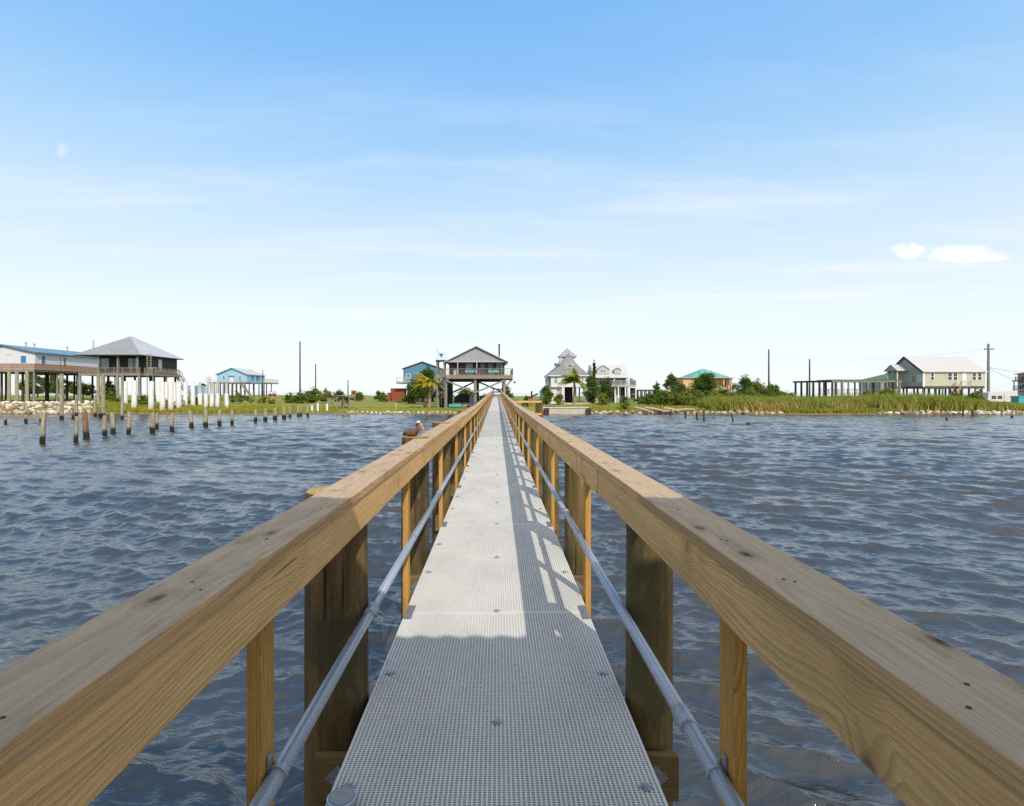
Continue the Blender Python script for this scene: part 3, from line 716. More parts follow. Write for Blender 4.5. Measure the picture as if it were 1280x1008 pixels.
# pelican resting on the second pile top
def build_pelican():
    b = P(514, 544.2, 5.08); s = 0.0076      # metres per photo pixel there
    b.x = -0.80; b.z = 1.056
    t = thing('pelican', b, 'brown pelican with pale head and orange bill resting on a pile top by the handrail', 'bird')
    mb = MB(); c = b
    # one continuous body: tail, back, breast, curved neck, head
    pts = [(-0.085, 0.02, 0.012), (-0.06, 0.015, 0.024), (-0.025, 0.006, 0.034), (0.015, 0.0, 0.036), (0.048, -0.006, 0.036), (0.068, -0.01, 0.05), (0.066, -0.012, 0.076), (0.056, -0.012, 0.098), (0.055, -0.014, 0.116), (0.064, -0.016, 0.128), (0.078, -0.017, 0.131), (0.09, -0.018, 0.124)]
    rs = [0.006, 0.018, 0.030, 0.035, 0.028, 0.017, 0.011, 0.0095, 0.011, 0.015, 0.0155, 0.009]
    mb.tube([c + Vector(p) for p in pts], rs, 12)
    o = mb.build('body', M['feather_brown'], t, smooth=True)
    mb = MB(); mb.ball(c + Vector((0.071, -0.0175, 0.134)), (0.019, 0.0165, 0.014), 10, 7); mb.build('crown_feathers', M['feather_pale'], t, smooth=True)
    mb = MB(); bp = [(0.084, -0.02, 0.126), (0.098, -0.022, 0.104), (0.112, -0.024, 0.078), (0.128, -0.026, 0.05), (0.136, -0.027, 0.038)]
    mb.tube([c + Vector(p) for p in bp], [0.010, 0.0125, 0.0115, 0.007, 0.003], 10); mb.build('bill', M['bill'], t, smooth=True)
    for sx in (-1, 1):
        mb = MB(); mb.ball(c + Vector((-0.01, 0.006 + sx * 0.026, 0.038)), (0.062, 0.014, 0.026), 12, 7); mb.build('wing', M['feather_brown'], t, smooth=True)
        mb = MB(); mb.ball(c + Vector((0.08, -0.018 + sx * 0.0145, 0.128)), 0.0028, 8, 5); mb.build('eye', M['black'], t, smooth=True)
build_pelican()
# ------------------------------------------------------------------ houses on stilts
def fbox(mb, face, c, u0, u1, v0, v1, d0, d1):
    """box lying on a wall: face 'f' looks at the camera (-Y), 'r' looks +X, 'l' looks -X; d = distance out from the wall plane c"""
    if face == 'f': mb.box(u0, u1, c - d1, c - d0, v0, v1)
    elif face == 'r': mb.box(c + d0, c + d1, u0, u1, v0, v1)
    else: mb.box(c - d1, c - d0, u0, u1, v0, v1)
    return mb
def window(par, face, c, u0, u1, v0, v1, glass='glass', trim='trim', fw=0.12, mull=True):
    if u0 > u1: u0, u1 = u1, u0
    mb = MB()
    fbox(mb, face, c, u0 - fw, u0, v0 - fw, v1 + fw, -0.02, 0.06); fbox(mb, face, c, u1, u1 + fw, v0 - fw, v1 + fw, -0.02, 0.06)
    fbox(mb, face, c, u0, u1, v1, v1 + fw, -0.02, 0.06); fbox(mb, face, c, u0, u1, v0 - fw, v0, -0.02, 0.06)
    if mull: fbox(mb, face, c, u0, u1, (v0 + v1) / 2 - .03, (v0 + v1) / 2 + .03, -0.02, 0.05)
    o = mb.build('window', M[trim], par)
    g = MB(); fbox(g, face, c, u0, u1, v0, v1, -0.03, 0.02); g.build('pane', M[glass], o); return o
def door(par, face, c, u0, u1, v0, v1, m='trim', pane=False):
    mb = MB(); fbox(mb, face, c, u0, u1, v0, v1, -0.02, 0.05); o = mb.build('door', M[m], par)
    if pane:
        g = MB(); fbox(g, face, c, u0 + .15, u1 - .15, v0 + 0.5, v1 - .2, 0.03, 0.06); g.build('pane', M['glass'], o)
    return o
def posts(par, xs, ys, z1, r, m, name='stilt', z0=None, jit=0.05):
    for x in xs:
        for y in ys:
            zb = (ground(x, y) - 0.5) if z0 is None else z0
            mb = MB(); mb.tube([(x + random.uniform(-jit, jit), y, zb), (x, y, z1)], [r * 1.08, r * .95], 8); mb.build(name, M[m], par)
def railing(par, a, b, h, m='deck_wood', gap=0.28, post=1.8, wd=0.06, name='railing'):
    a = Vector(a); b = Vector(b); L = (b - a).length; mb = MB(); up = Vector((0, 0, 1))
    mb.bar(a + up * h, b + up * h, 0.12, 0.07); mb.bar(a + up * 0.12, b + up * 0.12, 0.07, 0.07)
    n = max(2, int(L / gap))
    for i in range(1, n): p = a.lerp(b, i / n); mb.bar(p + up * 0.155, p + up * (h - 0.035), wd * .7, wd * .7)
    n = max(1, round(L / post))
    for i in range(n + 1): p = a.lerp(b, i / n); mb.bar(p, p + up * (h + 0.06), 0.11, 0.11)
    return mb.build(name, M[m], par)
def stairs(par, top, bot, wd, m='deck_wood', axis='y', rail=True):
    """flight from top to bottom; wd measured along axis"""
    a, b = Vector(top), Vector(bot); o = Vector((0, wd, 0)) if axis == 'y' else Vector((wd, 0, 0)); mb = MB()
    for q in (Vector(), o): mb.bar(a + q, b + q, 0.07, 0.3)
    n = max(3, int(abs(a.z - b.z) / 0.22))
    for i in range(n):
        p = a.lerp(b, (i + .5) / n); d = (b - a); d.z = 0; d.normalize(); c1 = p - d * .13; c2 = p + o + d * .13
        mb.box(min(c1.x, c2.x), max(c1.x, c2.x), min(c1.y, c2.y), max(c1.y, c2.y), p.z + 0.02, p.z + 0.06)
    s = mb.build('stairs', M[m], par)
    if rail:
        for q in (Vector(), o):
            mb = MB(); up = Vector((0, 0, 0.95)); mb.bar(a + q + up, b + q + up, 0.07, 0.1)
            for i in range(5): p = a.lerp(b, i / 4) + q; mb.bar(p, p + up * .97, 0.08, 0.08)
            mb.build('stair_rail', M[m], s)
    return s
def gable_roof(par, x0, x1, y0, y1, ze, zr, axis, over, m, th=0.12, name='roof'):
    """two slabs; axis is the direction of the ridge"""
    mb = MB()
    if axis == 'y':
        xm = (x0 + x1) / 2; k = (zr - ze) / (x1 - xm); a, b = y0 - over, y1 + over
        for s in (-1, 1):
            xe = (x1 + over) if s > 0 else (x0 - over); zz = zr - k * abs(xe - xm)
            mb.prism([(xm, a, zr), (xe, a, zz), (xe, a, zz + th), (xm, a, zr + th)], (0, b - a, 0))
    else:
        ym = (y0 + y1) / 2; k = (zr - ze) / (y1 - ym); a, b = x0 - over, x1 + over
        for s in (-1, 1):
            ye = (y1 + over) if s > 0 else (y0 - over); zz = zr - k * abs(ye - ym)
            mb.prism([(a, ym, zr), (a, ye, zz), (a, ye, zz + th), (a, ym, zr + th)], (b - a, 0, 0))
    return mb.build(name, M[m], par)
def hip_roof(par, x0, x1, y0, y1, ze, zr, over, m, ridge='y', inset=None, mats=None, th=0.16, name='roof'):
    x0 -= over; x1 += over; y0 -= over; y1 += over; xm, ym = (x0 + x1) / 2, (y0 + y1) / 2
    if inset is None: inset = min(x1 - x0, y1 - y0) / 2
    if ridge == 'y': r0, r1 = (xm, y0 + inset, zr), (xm, y1 - inset, zr)
    else: r0, r1 = (x0 + inset, ym, zr), (x1 - inset, ym, zr)
    v = [(x0, y0, ze), (x1, y0, ze), (x1, y1, ze), (x0, y1, ze), r0, r1]
    mb = MB()
    if ridge == 'y': fs = [(0, 1, 4), (1, 2, 5, 4), (2, 3, 5), (3, 0, 4, 5)]; mi = [0, 1, 0, 1]
    else: fs = [(0, 1, 5, 4), (1, 2, 5), (2, 3, 4, 5), (3, 0, 4)]; mi = [0, 1, 0, 1]
    for f, i in zip(fs, mi): mb.add([v[j] for j in f], [tuple(range(len(f)))], i)
    mb.box(x0, x1, y0, y1, ze - th, ze - 0.004, 2)
    ms = mats or [m, m, m]
    return mb.build(name, [M[q] for q in ms], par)
def slab_fascia(par, x0, x1, y0, y1, z0, z1, m='deck_wood', name='deck'):
    mb = MB(); mb.box(x0, x1, y0, y1, z0, z1); return mb.build(name, M[m], par)
def base(x, y): return Vector((x, y, ground(x, y)))

def main_house():
    Y = 93.0; xl, xr = X_(557, Y), X_(641, Y); zd = 4.47
    t = thing('stilt_house', base(-4, Y + 5), 'grey gabled stilt house with wide front porch standing over the shore end of the pier', 'house', None)
    hx0, hx1 = X_(558.5, Y), X_(632, Y); zw = 6.85
    slab_fascia(t, xl, xr, Y, Y + 13, zd - 0.62, zd)
    mb = MB(); mb.box(hx0 + .15, hx1 - .15, Y + 2.6, Y + 12.4, zd, zw); mb.build('wall', M['brown_wall'], t)
    zr = Z_(433.6, Y)
    xm = (hx0 + hx1) / 2; mb = MB(); mb.prism([(hx0, Y + .25, zw), (hx1, Y + .25, zw), (xm, Y + .25, zr)], (0, 0.2, 0)); mb.build('gable', M['gable_grey'], t)
    mb = MB(); mb.box(hx0 - .05, hx1 + .05, Y + .1, Y + 12.6, zw - 0.17, zw - .003); mb.build('eave_beam', M['grey_trim'], t)
    gable_roof(t, hx0, hx1, Y + .3, Y + 12.4, zw + .02, zr + .03, 'y', 0.45, 'white_roof', 0.16)
    for px in (572, 596): 
        x = X_(px, Y); mb = MB(); mb.box(x - .07, x + .07, Y + .12, Y + .27, zd, zw - .18); mb.build('porch_post', M['grey_trim'], t)
    yw = Y + 2.6
    window(t, 'f', yw, X_(583, yw), X_(590, yw), zd + .75, zw - .35, 'glass_teal'); window(t, 'f', yw, X_(621.5, yw), X_(627.5, yw), zd + .75, zw - .35)
    door(t, 'f', yw, X_(610, yw), X_(616, yw), zd, zw - .25, 'grey_trim', True)
    window(t, 'f', yw, X_(601.5, yw), X_(604.5, yw), zd + .5, zw - .4, 'glass', 'grey_trim', .15)
    railing(t, (xl, Y + .06, zd), (xr, Y + .06, zd), 1.1, 'deck_wood', 0.22)
    railing(t, (xr - .06, Y + .2, zd), (xr - .06, Y + 12, zd), 1.1, 'deck_wood', 0.3)
    mb = MB(); mb.box(X_(567, Y), X_(573, Y), Y + 0.25, Y + .9, zd + .01, zd + .95); mb.build('storage_box', M['trim'], t)
    for px, w_ in ((584.5, 1.7), (592, 1.5), (613, 1.2), (620, 1.6)):   # turquoise porch furniture
        x = X_(px, Y); f = thing('porch_chair', (x, Y + 1.1, zd), 'turquoise porch chair on the grey stilt house deck, ' + {584.5: 'leftmost', 592: 'second from the left', 613: 'just right of the door', 620: 'rightmost'}[px], 'chair', 'turquoise porch chairs')
        mb = MB(); mb.box(x - w_ / 3, x + w_ / 3, Y + .8, Y + 1.4, zd + .38, zd + .46); mb.build('seat', M['turq'], f)
        mb = MB(); mb.prism([(x - w_ / 3, Y + 1.34, zd + .46), (x + w_ / 3, Y + 1.34, zd + .46), (x + w_ / 3.4, Y + 1.5, zd + 1.05), (x - w_ / 3.4, Y + 1.5, zd + 1.05)], (0, 0.06, 0)); mb.build('backrest', M['turq'], f)
        for dx in (-w_ / 3.4, w_ / 3.4):
            for dy in (.84, 1.36): mb = MB(); mb.box(x + dx - .03, x + dx + .03, Y + dy - .03, Y + dy + .03, zd, zd + .377); mb.build('leg', M['turq'], f)
    px_ = [X_(p, Y + .5) for p in (557.3, 594, 630.3)]
    for x in px_:
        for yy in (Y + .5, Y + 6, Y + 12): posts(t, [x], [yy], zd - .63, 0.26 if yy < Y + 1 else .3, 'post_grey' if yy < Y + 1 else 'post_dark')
    za, zb = zd - .9, zd - 3.0
    def brace(a, b, m='post_grey', wd=.14): mb = MB(); mb.bar(a, b, wd, .26); mb.build('brace', M[m], t)
    brace((px_[0], Y + .2, za), (px_[1], Y + .2, zb)); brace((px_[2], Y + .2, za), (px_[1], Y + .2, zb))
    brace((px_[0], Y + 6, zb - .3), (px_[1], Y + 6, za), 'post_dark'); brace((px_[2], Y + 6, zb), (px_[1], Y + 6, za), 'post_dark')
    brace((xr - .1, Y + .5, zd - .7), (px_[2], Y + .5, zd - 2.3))
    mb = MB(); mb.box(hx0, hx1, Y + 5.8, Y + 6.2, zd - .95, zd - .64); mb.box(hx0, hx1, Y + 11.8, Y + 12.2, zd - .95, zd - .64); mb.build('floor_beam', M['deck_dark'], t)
    p = P(624, 431, Y + 6); mb = MB(); mb.tube([(p.x, Y + 6, Z_(446, Y + 6)), (p.x, Y + 6, p.z)], 0.15, 10); mb.tube([(p.x, Y + 6, p.z), (p.x, Y + 6, p.z + .12)], .22, 10); mb.build('stove_pipe', M['post_dark'], t)
    mb = MB()                                                   # white frame on the right end of the deck
    for px in (633.5, 640.5): x = X_(px, Y); mb.box(x - .05, x + .05, Y + .15, Y + .25, zd + 1.1, Z_(449.5, Y))
    mb.box(X_(633, Y), X_(641, Y), Y + .14, Y + .26, Z_(452, Y), Z_(449.4, Y)); mb.build('awning_frame', M['trim'], t)
    a = P(641, 474, Y); mb = MB(); mb.bar(a + Vector((0, .3, -.1)), P(643.5, 477.5, Y) + Vector((0, .3, 0)), .06, .06); mb.ball(P(643.3, 478.3, Y) + Vector((0, .3, 0)), (.22, .18, .14)); mb.build('flood_lamp', M['dark'], t)
    # stair landing tower with the pale blue hut
    x0, x1 = X_(546, Y), X_(556.6, Y)
    mb = MB(); mb.box(x0 - .2, xl - .004, Y + .3, Y + 2.6, zd - .4, zd - .02); mb.build('landing', M['deck_wood'], t)
    posts(t, [x0], [Y + .5, Y + 2.5], Z_(447, Y), 0.16, 'post_grey', 'landing_post'); posts(t, [x1 - .25], [Y + 2.5], Z_(447, Y), 0.16, 'post_grey', 'landing_post')
    mb = MB(); mb.box(x1 - .37, x1 - .13, Y + .38, Y + .62, zd, Z_(447, Y)); mb.build('landing_post', M['post_grey'], t)
    railing(t, (x0, Y + .4, zd), (x1 - .2, Y + .4, zd), 1.05, 'deck_wood', .25)
    zb = Z_(450, Y); mb = MB(); xa, xb = x0 - .15, X_(559.5, Y)
    mb.prism([(xa, Y + .35, zb), (xb, Y + .35, zb), (xb - .6, Y + .35, Z_(439, Y)), (xa + .25, Y + .35, Z_(439.5, Y))], (0, 2.2, 0)); hut = mb.build('hut', M['paleblue'], t)
    mb = MB(); mb.box(xa - .1, xb + .1, Y + .25, Y + 2.6, zb - .22, zb - .004); mb.build('hut_floor', M['dark'], hut)
    c = P(551.3, 443.8, Y); em = MB(); yy = Y + .30
    em.prism([(c.x - .34, yy, c.z + .3), (c.x - .12, yy, c.z + .12), (c.x, yy, c.z + .34), (c.x + .12, yy, c.z + .12), (c.x + .34, yy, c.z + .3), (c.x + .22, yy, c.z - .05), (c.x + .07, yy, c.z - .1), (c.x + .1, yy, c.z - .36), (c.x - .1, yy, c.z - .36), (c.x - .07, yy, c.z - .1), (c.x - .22, yy, c.z - .05)], (0, .04, 0)); em.build('emblem', M['dark'], hut)
    mb = MB(); mb.tube([(x0, Y + .5, Z_(439.5, Y)), (x0, Y + .5, Z_(436, Y))], .05, 6); mb.build('finial', M['post_grey'], hut)
    st = stairs(t, (x1 - .3, Y + .5, zd - .1), (X_(528, Y), Y + .5, ground(X_(528, Y), Y)), 1.1, 'deck_wood', 'y')
    brace((x0, Y + .5, zd - 1.0), (x1 - .3, Y + .5, zd - 2.4))
main_house()

def under_house_things():
    Y = 99.5; p = base(X_(577, Y), Y)
    t = thing('boat', p, 'boat under a dark grey cover parked on its trailer beneath the grey stilt house', 'boat')
    x0, x1 = X_(567.5, Y), X_(587, Y); z = p.z; mb = MB()
    secs = []
    for f, wz, hz in ((0, .75, .9), (.15, .95, 1.35), (.5, 1.0, 1.75), (.8, .8, 1.6), (1, .25, 1.45)):
        x = x0 + (x1 - x0) * f; secs.append([(x, Y - wz, z + .75 + hz * .35), (x, Y - wz * .8, z + .7), (x, Y + wz * .8, z + .7), (x, Y + wz, z + .75 + hz * .35), (x, Y, z + .7 + hz)])
    vs = [v for s_ in secs for v in s_]; fs = [(i * 5 + k, i * 5 + (k + 1) % 5, (i + 1) * 5 + (k + 1) % 5, (i + 1) * 5 + k) for i in range(4) for k in range(5)] + [(0, 1, 2, 3, 4), (24, 23, 22, 21, 20)]
    mb.add(vs, fs); mb.build('cover', M['dark'], t)
    mb = MB(); mb.bar((x0 - .2, Y, z + .55), (x1 + .4, Y, z + .55), .12, .12); mb.box((x0 + x1) / 2 - .1, (x0 + x1) / 2 + .1, Y - .9, Y + .9, z + .4, z + .69); mb.build('trailer_frame', M['steel'], t)
    for s in (-1, 1):
        mb = MB(); c = Vector(((x0 + x1) / 2, Y + s * 1.0, z + .32)); mb.tube([c - Vector((0, .1, 0)), c + Vector((0, .1, 0))], .32, 14); mb.build('wheel', M['black'], t)
    Y = 94.2; x0, x1 = X_(561, Y), X_(577.6, Y); z = ground(x0, Y)
    t = thing('float_tub', base((x0 + x1) / 2, Y), 'bright turquoise float tub lying on the bank under the grey stilt house', 'tub')
    mb = MB(); mb.box(x0, x1, Y - .5, Y + .5, z + .12, z + .68); mb.build('hull', M['turq'], t, bevel=.12)
    mb = MB(); mb.box(x0 + .1, x1 - .1, Y - .4, Y + .4, z - .02, z + .119); mb.build('skid', M['dark'], t)
    Y = 95.5; x0 = X_(581, Y); z = ground(x0, Y)
    t = thing('cool_box', base(x0, Y), 'small red cool box with white lid beside the turquoise tub', 'cool box')
    mb = MB(); mb.box(x0 - .35, x0 + .35, Y - .25, Y + .25, z, z + .42); mb.build('body', M['red'], t, bevel=.03)
    mb = MB(); mb.box(x0 - .37, x0 + .37, Y - .27, Y + .27, z + .424, z + .52); mb.build('lid', M['trim'], t, bevel=.02)
    Y = 103; x0 = X_(590, Y); z = ground(x0, Y)
    t = thing('water_tank', base(x0, Y), 'pale round water tank beside the covered boat under the stilt house', 'tank')
    mb = MB(); mb.tube([(x0, Y, z), (x0, Y, z + 1.5), (x0, Y, z + 1.75), (x0, Y, z + 1.85)], [.75, .75, .5, .2], 16); mb.build('body', M['trim'], t, smooth=False)
    mb = MB(); mb.tube([(x0, Y, z + 1.852), (x0, Y, z + 1.95)], .18, 10); mb.build('lid', M['dark'], t)
    Y = 97; x0 = X_(552, Y); z = ground(x0, Y)
    t = thing('crab_trap', base(x0, Y), 'stack of dark wire crab traps beneath the landing tower', 'traps')
    for i in range(3):
        for j in range(2):
            mb = MB(); a = x0 - .7 + j * .72; b = z + i * .55
            for q in range(5):
                mb.box(a, a + .62, Y - .31, Y - .29, b + q * .12, b + q * .12 + .02); mb.box(a + q * .15, a + q * .15 + .02, Y - .315, Y - .285, b, b + .5)
            mb.box(a + .02, a + .6, Y - .25, Y + .3, b + .01, b + .5); mb.build('trap', M['dark'], t)
under_house_things()

def white_house():
    Y = 116.0; xc = X_(44, Y); x0 = xc - 22; y1 = 141; ze = Z_(441, Y) ; zd = Z_(462.5, Y)
    t = thing('stilt_house', base(xc - 6, Y + 8), 'white stilt house with blue roof and reddish deck rail at the left edge', 'house')
    zr = Z_(432, Y); xm = X_(4, Y); x0 = 2 * xm - xc
    mb = MB(); mb.prism([(x0, Y, zd), (xc, Y, zd), (xc, Y, ze), (xm, Y, zr), (x0, Y, ze)], (0, y1 - Y, 0)); mb.build('wall', M['white'], t)
    gable_roof(t, x0, xc, Y, y1, ze + .02, zr + .02, 'y', 0.55, 'blue_roof', .2)
    window(t, 'f', Y, X_(26, Y), X_(33, Y), Z_(454, Y), Z_(445, Y), 'door_blue', 'trim', .08, False)
    yy = lambda px: xc * F / (px - CX)
    window(t, 'r', xc, yy(51.5), yy(56.5), zd + .8, ze - .55, 'door_blue', 'trim', .08, False); window(t, 'r', xc, yy(79), yy(82.5), zd + .6, ze - .5, 'glass', 'trim', .08, True)
    door(t, 'r', xc, yy(74), yy(76.5), zd, ze - .4, 'grey_trim')
    mb = MB(); fbox(mb, 'f', Y, X_(6, Y), X_(15, Y), Z_(444, Y), Z_(443, Y), .0, .04); mb.build('vent', M['grey_trim'], t)
    for px, yv in ((32.5, 122), (43, 123.5), (84, 134)):
        x = X_(px, yv); zz = ze + (zr - ze) * (xc - x) / (xc - xm); mb = MB(); mb.tube([(x, yv, zz - .1), (x, yv, zz + .9)], .14, 8); mb.tube([(x, yv, zz + .9), (x, yv, zz + 1.15)], .26, 8); mb.build('roof_vent', M['grey_trim'], t)
    xd = xc + 2.6
    slab_fascia(t, x0 - 2, xd, Y - 3.2, y1 - 2, zd - .5, zd - .003, 'deck_dark')
    mb = MB(); mb.box(x0 - 2, xd, Y - 3.3, Y - 3.2, zd - .55, zd + .02); mb.build('deck_fascia', M['deck_wood'], t)
    railing(t, (x0, Y - 3.1, zd), (xd - .06, Y - 3.1, zd), 1.15, 'rail_pink', .16, 2.3, .1); railing(t, (xd - .06, Y - 3, zd), (xd - .06, y1 - 3, zd), 1.15, 'rail_pink', .2, 2.3, .12)
    posts(t, [x0 + 2, x0 + 6.5, x0 + 11, xc - .3], [Y, Y + 6, Y + 12, Y + 20], zd - .5, .22, 'post_dark')
    posts(t, [xd - .3], [Y - 3, Y + 3, Y + 9, Y + 15, Y + 21], zd - .5, .2, 'post_grey')
    mb = MB(); mb.box(xc - 4.2, xc - 2.2, Y + 3, Y + 3.1, zd - 2.6, zd - .6); mb.box(xc - 2, xc - .6, Y + 6.2, Y + 6.3, zd - 2.4, zd - .6); mb.build('skirt_panel', M['concrete'], t)
white_house()

def black_house():
    Y = 108.0; xc = X_(174, Y); xl = X_(100, Y); yy = lambda px: xc * F / (px - CX); y1 = yy(223); zd = Z_(467, Y); ze = Z_(444.5, Y)
    t = thing('stilt_house', base((xl + xc) / 2, Y + 7), 'black sided stilt house with grey hipped metal roof and front porch', 'house')
    yw = Y + 2.4
    mb = MB(); mb.box(xl + 2.2, xc - .3, yw, y1, zd, ze); mb.build('wall', M['black_side'], t)
    hip_roof(t, xl, xc, Y, y1, ze + .12, Z_(421, Y + 6.5), 0.75, 'metal_roof', 'y', 6.8, ['metal_roof', 'metal_roof_lit', 'post_dark'])
    for a, b in ((126, 136.5), (160, 171)): window(t, 'f', yw, X_(a, yw), X_(b, yw), zd + 1.0, ze - .45, 'glass_teal', 'black_side', .1, False)
    window(t, 'f', yw, X_(147.5, yw), X_(149.5, yw), zd + .9, ze - .6, 'glass', 'grey_trim', .08, False)
    window(t, 'r', xc - .3, yy(200), yy(203.5), zd + .9, ze - .5, 'paleblue', 'trim', .1, True)
    slab_fascia(t, xl - .2, xc + .3, Y - .2, y1, zd - .42, zd - .003, 'deck_wood')
    for px in (123.4, 147.2, 171.8):
        x = X_(px, Y); mb = MB(); mb.box(x - .13, x + .13, Y - .1, Y + .16, zd, ze - .04); mb.build('porch_post', M['post_grey'], t)
    railing(t, (xl, Y - .1, zd), (xc + .2, Y - .1, zd), 1.15, 'deck_wood', .2)
    xs = xc + 2.2
    mb = MB(); mb.box(xc + .31, xs, Y + 1, Y + 10.5, zd - .42, zd - .01); mb.build('side_deck', M['deck_wood'], t)
    railing(t, (xs - .05, Y + 1, zd), (xs - .05, Y + 10, zd), 1.1, 'deck_wood', .2); railing(t, (xc + .4, Y + 1, zd), (xs - .1, Y + 1, zd), 1.1, 'deck_wood', .2)
    mb = MB(); mb.box(xc + .9, xc + 2.0, Y + 1.5, Y + 2.5, zd, zd + 1.3); mb.build('deck_box', M['grey_trim'], t)
    stairs(t, (xs - 1.2, Y + 10.6, zd - .1), (xs - 1.2, Y + 15.5, ground(xs, Y + 15)), 1.1, 'rail_pink', 'x')
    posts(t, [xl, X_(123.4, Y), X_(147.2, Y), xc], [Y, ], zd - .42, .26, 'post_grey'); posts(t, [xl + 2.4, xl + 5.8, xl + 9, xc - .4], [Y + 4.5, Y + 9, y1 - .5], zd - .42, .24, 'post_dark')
    posts(t, [xs - .2], [Y + 1.2, Y + 5.6, Y + 10], zd - .42, .18, 'post_grey')
    x = X_(116.6, Y + 5); mb = MB(); mb.tube([(x, Y + 5, ze + 1), (x, Y + 5, Z_(425.5, Y + 5))], .14, 8); mb.build('stove_pipe', M['grey_trim'], t)
    # ladder frame in front of the side deck
    xq = X_(184, Y - 1); l = thing('lift_frame', base(xq, Y - 1), 'tall narrow grey steel hoist frame in front of the black stilt house', 'hoist'); mb = MB()
    for dx in (0, .75): mb.tube([(xq + dx, Y - 1, ground(xq, Y - 1) - .2 if dx == 0 else zd + .2), (xq + dx, Y - 1, Z_(443, Y))], .08, 8)
    for k in range(5): z = Z_(444, Y) - k * .55; mb.bar((xq, Y - 1, z), (xq + .75, Y - 1, z), .06, .06)
    mb.build('frame', M['post_grey'], l)
black_house()

def light_blue_house():
    Y = 200.0; x0, x1 = X_(271, Y), X_(308.6, Y); yb = x1 * F / (331 - CX); zd = Z_(478, Y); ze = Z_(468.3, Y); zr = Z_(460.5, Y)
    t = thing('stilt_house', base((x0 + x1) / 2, Y + 6), 'light blue gabled stilt house with white roof far behind the white pilings', 'house')
    xm = (x0 + x1) / 2; mb = MB(); mb.prism([(x0, Y, zd), (x1, Y, zd), (x1, Y, ze), (xm, Y, zr), (x0, Y, ze)], (0, yb - Y, 0)); mb.build('wall', M['lightblue'], t)
    gable_roof(t, x0, x1, Y, yb, ze + .03, zr + .03, 'y', .35, 'white_roof', .2)
    mb = MB(); k = (zr - ze) / (x1 - xm)
    for s in (-1, 1): mb.bar((xm, Y - .38, zr), (xm + s * (x1 - xm + .35), Y - .38, ze - k * .35), .05, .3)
    mb.build('barge_board', M['midblue'], t)
    for a, b in ((278.8, 280.8), (299, 301)): window(t, 'f', Y, X_(a, Y), X_(b, Y), zd + .9, zd + 2.2, 'glass', 'trim', .1, False)
    door(t, 'f', Y, X_(287.5, Y), X_(291.5, Y), zd, zd + 2.2, 'trim'); mb = MB(); mb.prism([(X_(286, Y), Y - .7, zd + 2.35), (X_(293, Y), Y - .7, zd + 2.35), (X_(289.5, Y), Y - .7, zd + 2.9)], (0, .69, 0)); mb.build('door_hood', M['grey_trim'], t)
    for a, b in ((314, 317), (320, 324)): window(t, 'r', x1, x1 * F / (a - CX), x1 * F / (b - CX), zd + .8, ze - .3, 'midblue', 'lightblue', .1, False)
    xd = x1 + 5.5; slab_fascia(t, x0 - 1.5, x1 + .5, Y - 2.4, yb, zd - .45, zd - .003, 'deck_wood'); mb = MB(); mb.box(x1 + .51, xd, Y + 2, yb, zd - .45, zd - .02); mb.build('side_deck', M['deck_wood'], t)
    railing(t, (x0 - 1.4, Y - 2.3, zd), (x1 + .4, Y - 2.3, zd), 1.2, 'white_darker', .3); railing(t, (xd - .1, Y + 2, zd), (xd - .1, yb, zd), 1.2, 'grey_trim', .3)
    posts(t, [x0 - 1.2 + 1.55 * i for i in range(9)], [Y - 2.2, Y + 5], zd - .45, .2, 'post_grey'); posts(t, [x1 + 1.6, x1 + 3.4, xd - .2], [Y + 2.4, Y + 9], zd - .45, .2, 'post_dark')
    stairs(t, (x1 - 1.2, Y - 2.6, zd - .1), (x1 + 3, Y - 2.6, ground(x1, Y)), -1.2, 'deck_wood', 'y'); stairs(t, (X_(300, Y), Y - 2.6, ground(x1, Y) + 2), (X_(306, Y), Y - 2.6, ground(x1, Y)), -1.2, 'post_dark', 'y', False)
    mb = MB(); xx = x0 - 2.0; mb.box(xx - 1.4, xx + .4, Y - 1, Y + 2, zd - .4, zd + .0); 
    for k in range(6): mb.box(xx - 1.4 + k * .34, xx - 1.3 + k * .34, Y - 1, Y - .9, zd, zd + 2.2 - abs(k - 2.5) * .1)
    mb.box(xx - 1.5, xx + .5, Y - 1.1, Y - .8, zd + 1.0, zd + 1.12); mb.build('lookout', M['grey_trim'], t)
    posts(t, [xx - 1.2, xx + .2], [Y, ], zd - .4, .15, 'post_grey', 'lookout_post')
light_blue_house()

def far_blue_shed():
    Y = 215.0; x0, x1 = X_(232, Y), X_(248, Y); g = ground(x0, Y)
    t = thing('shed', base((x0 + x1) / 2, Y), 'low light blue shed glimpsed between the white pilings', 'shed')
    mb = MB(); mb.box(x0, x1, Y, Y + 6, g, Z_(482, Y)); mb.build('wall', M['lightblue'], t)
    gable_roof(t, x0, x1, Y, Y + 6, Z_(482, Y) + .02, Z_(479, Y), 'x', .3, 'paleblue', .12); mb = MB(); fbox(mb, 'f', Y, X_(243, Y), X_(247, Y), g + .3, Z_(483.5, Y), 0, .06); mb.build('shutter', M['midblue'], t)
far_blue_shed()

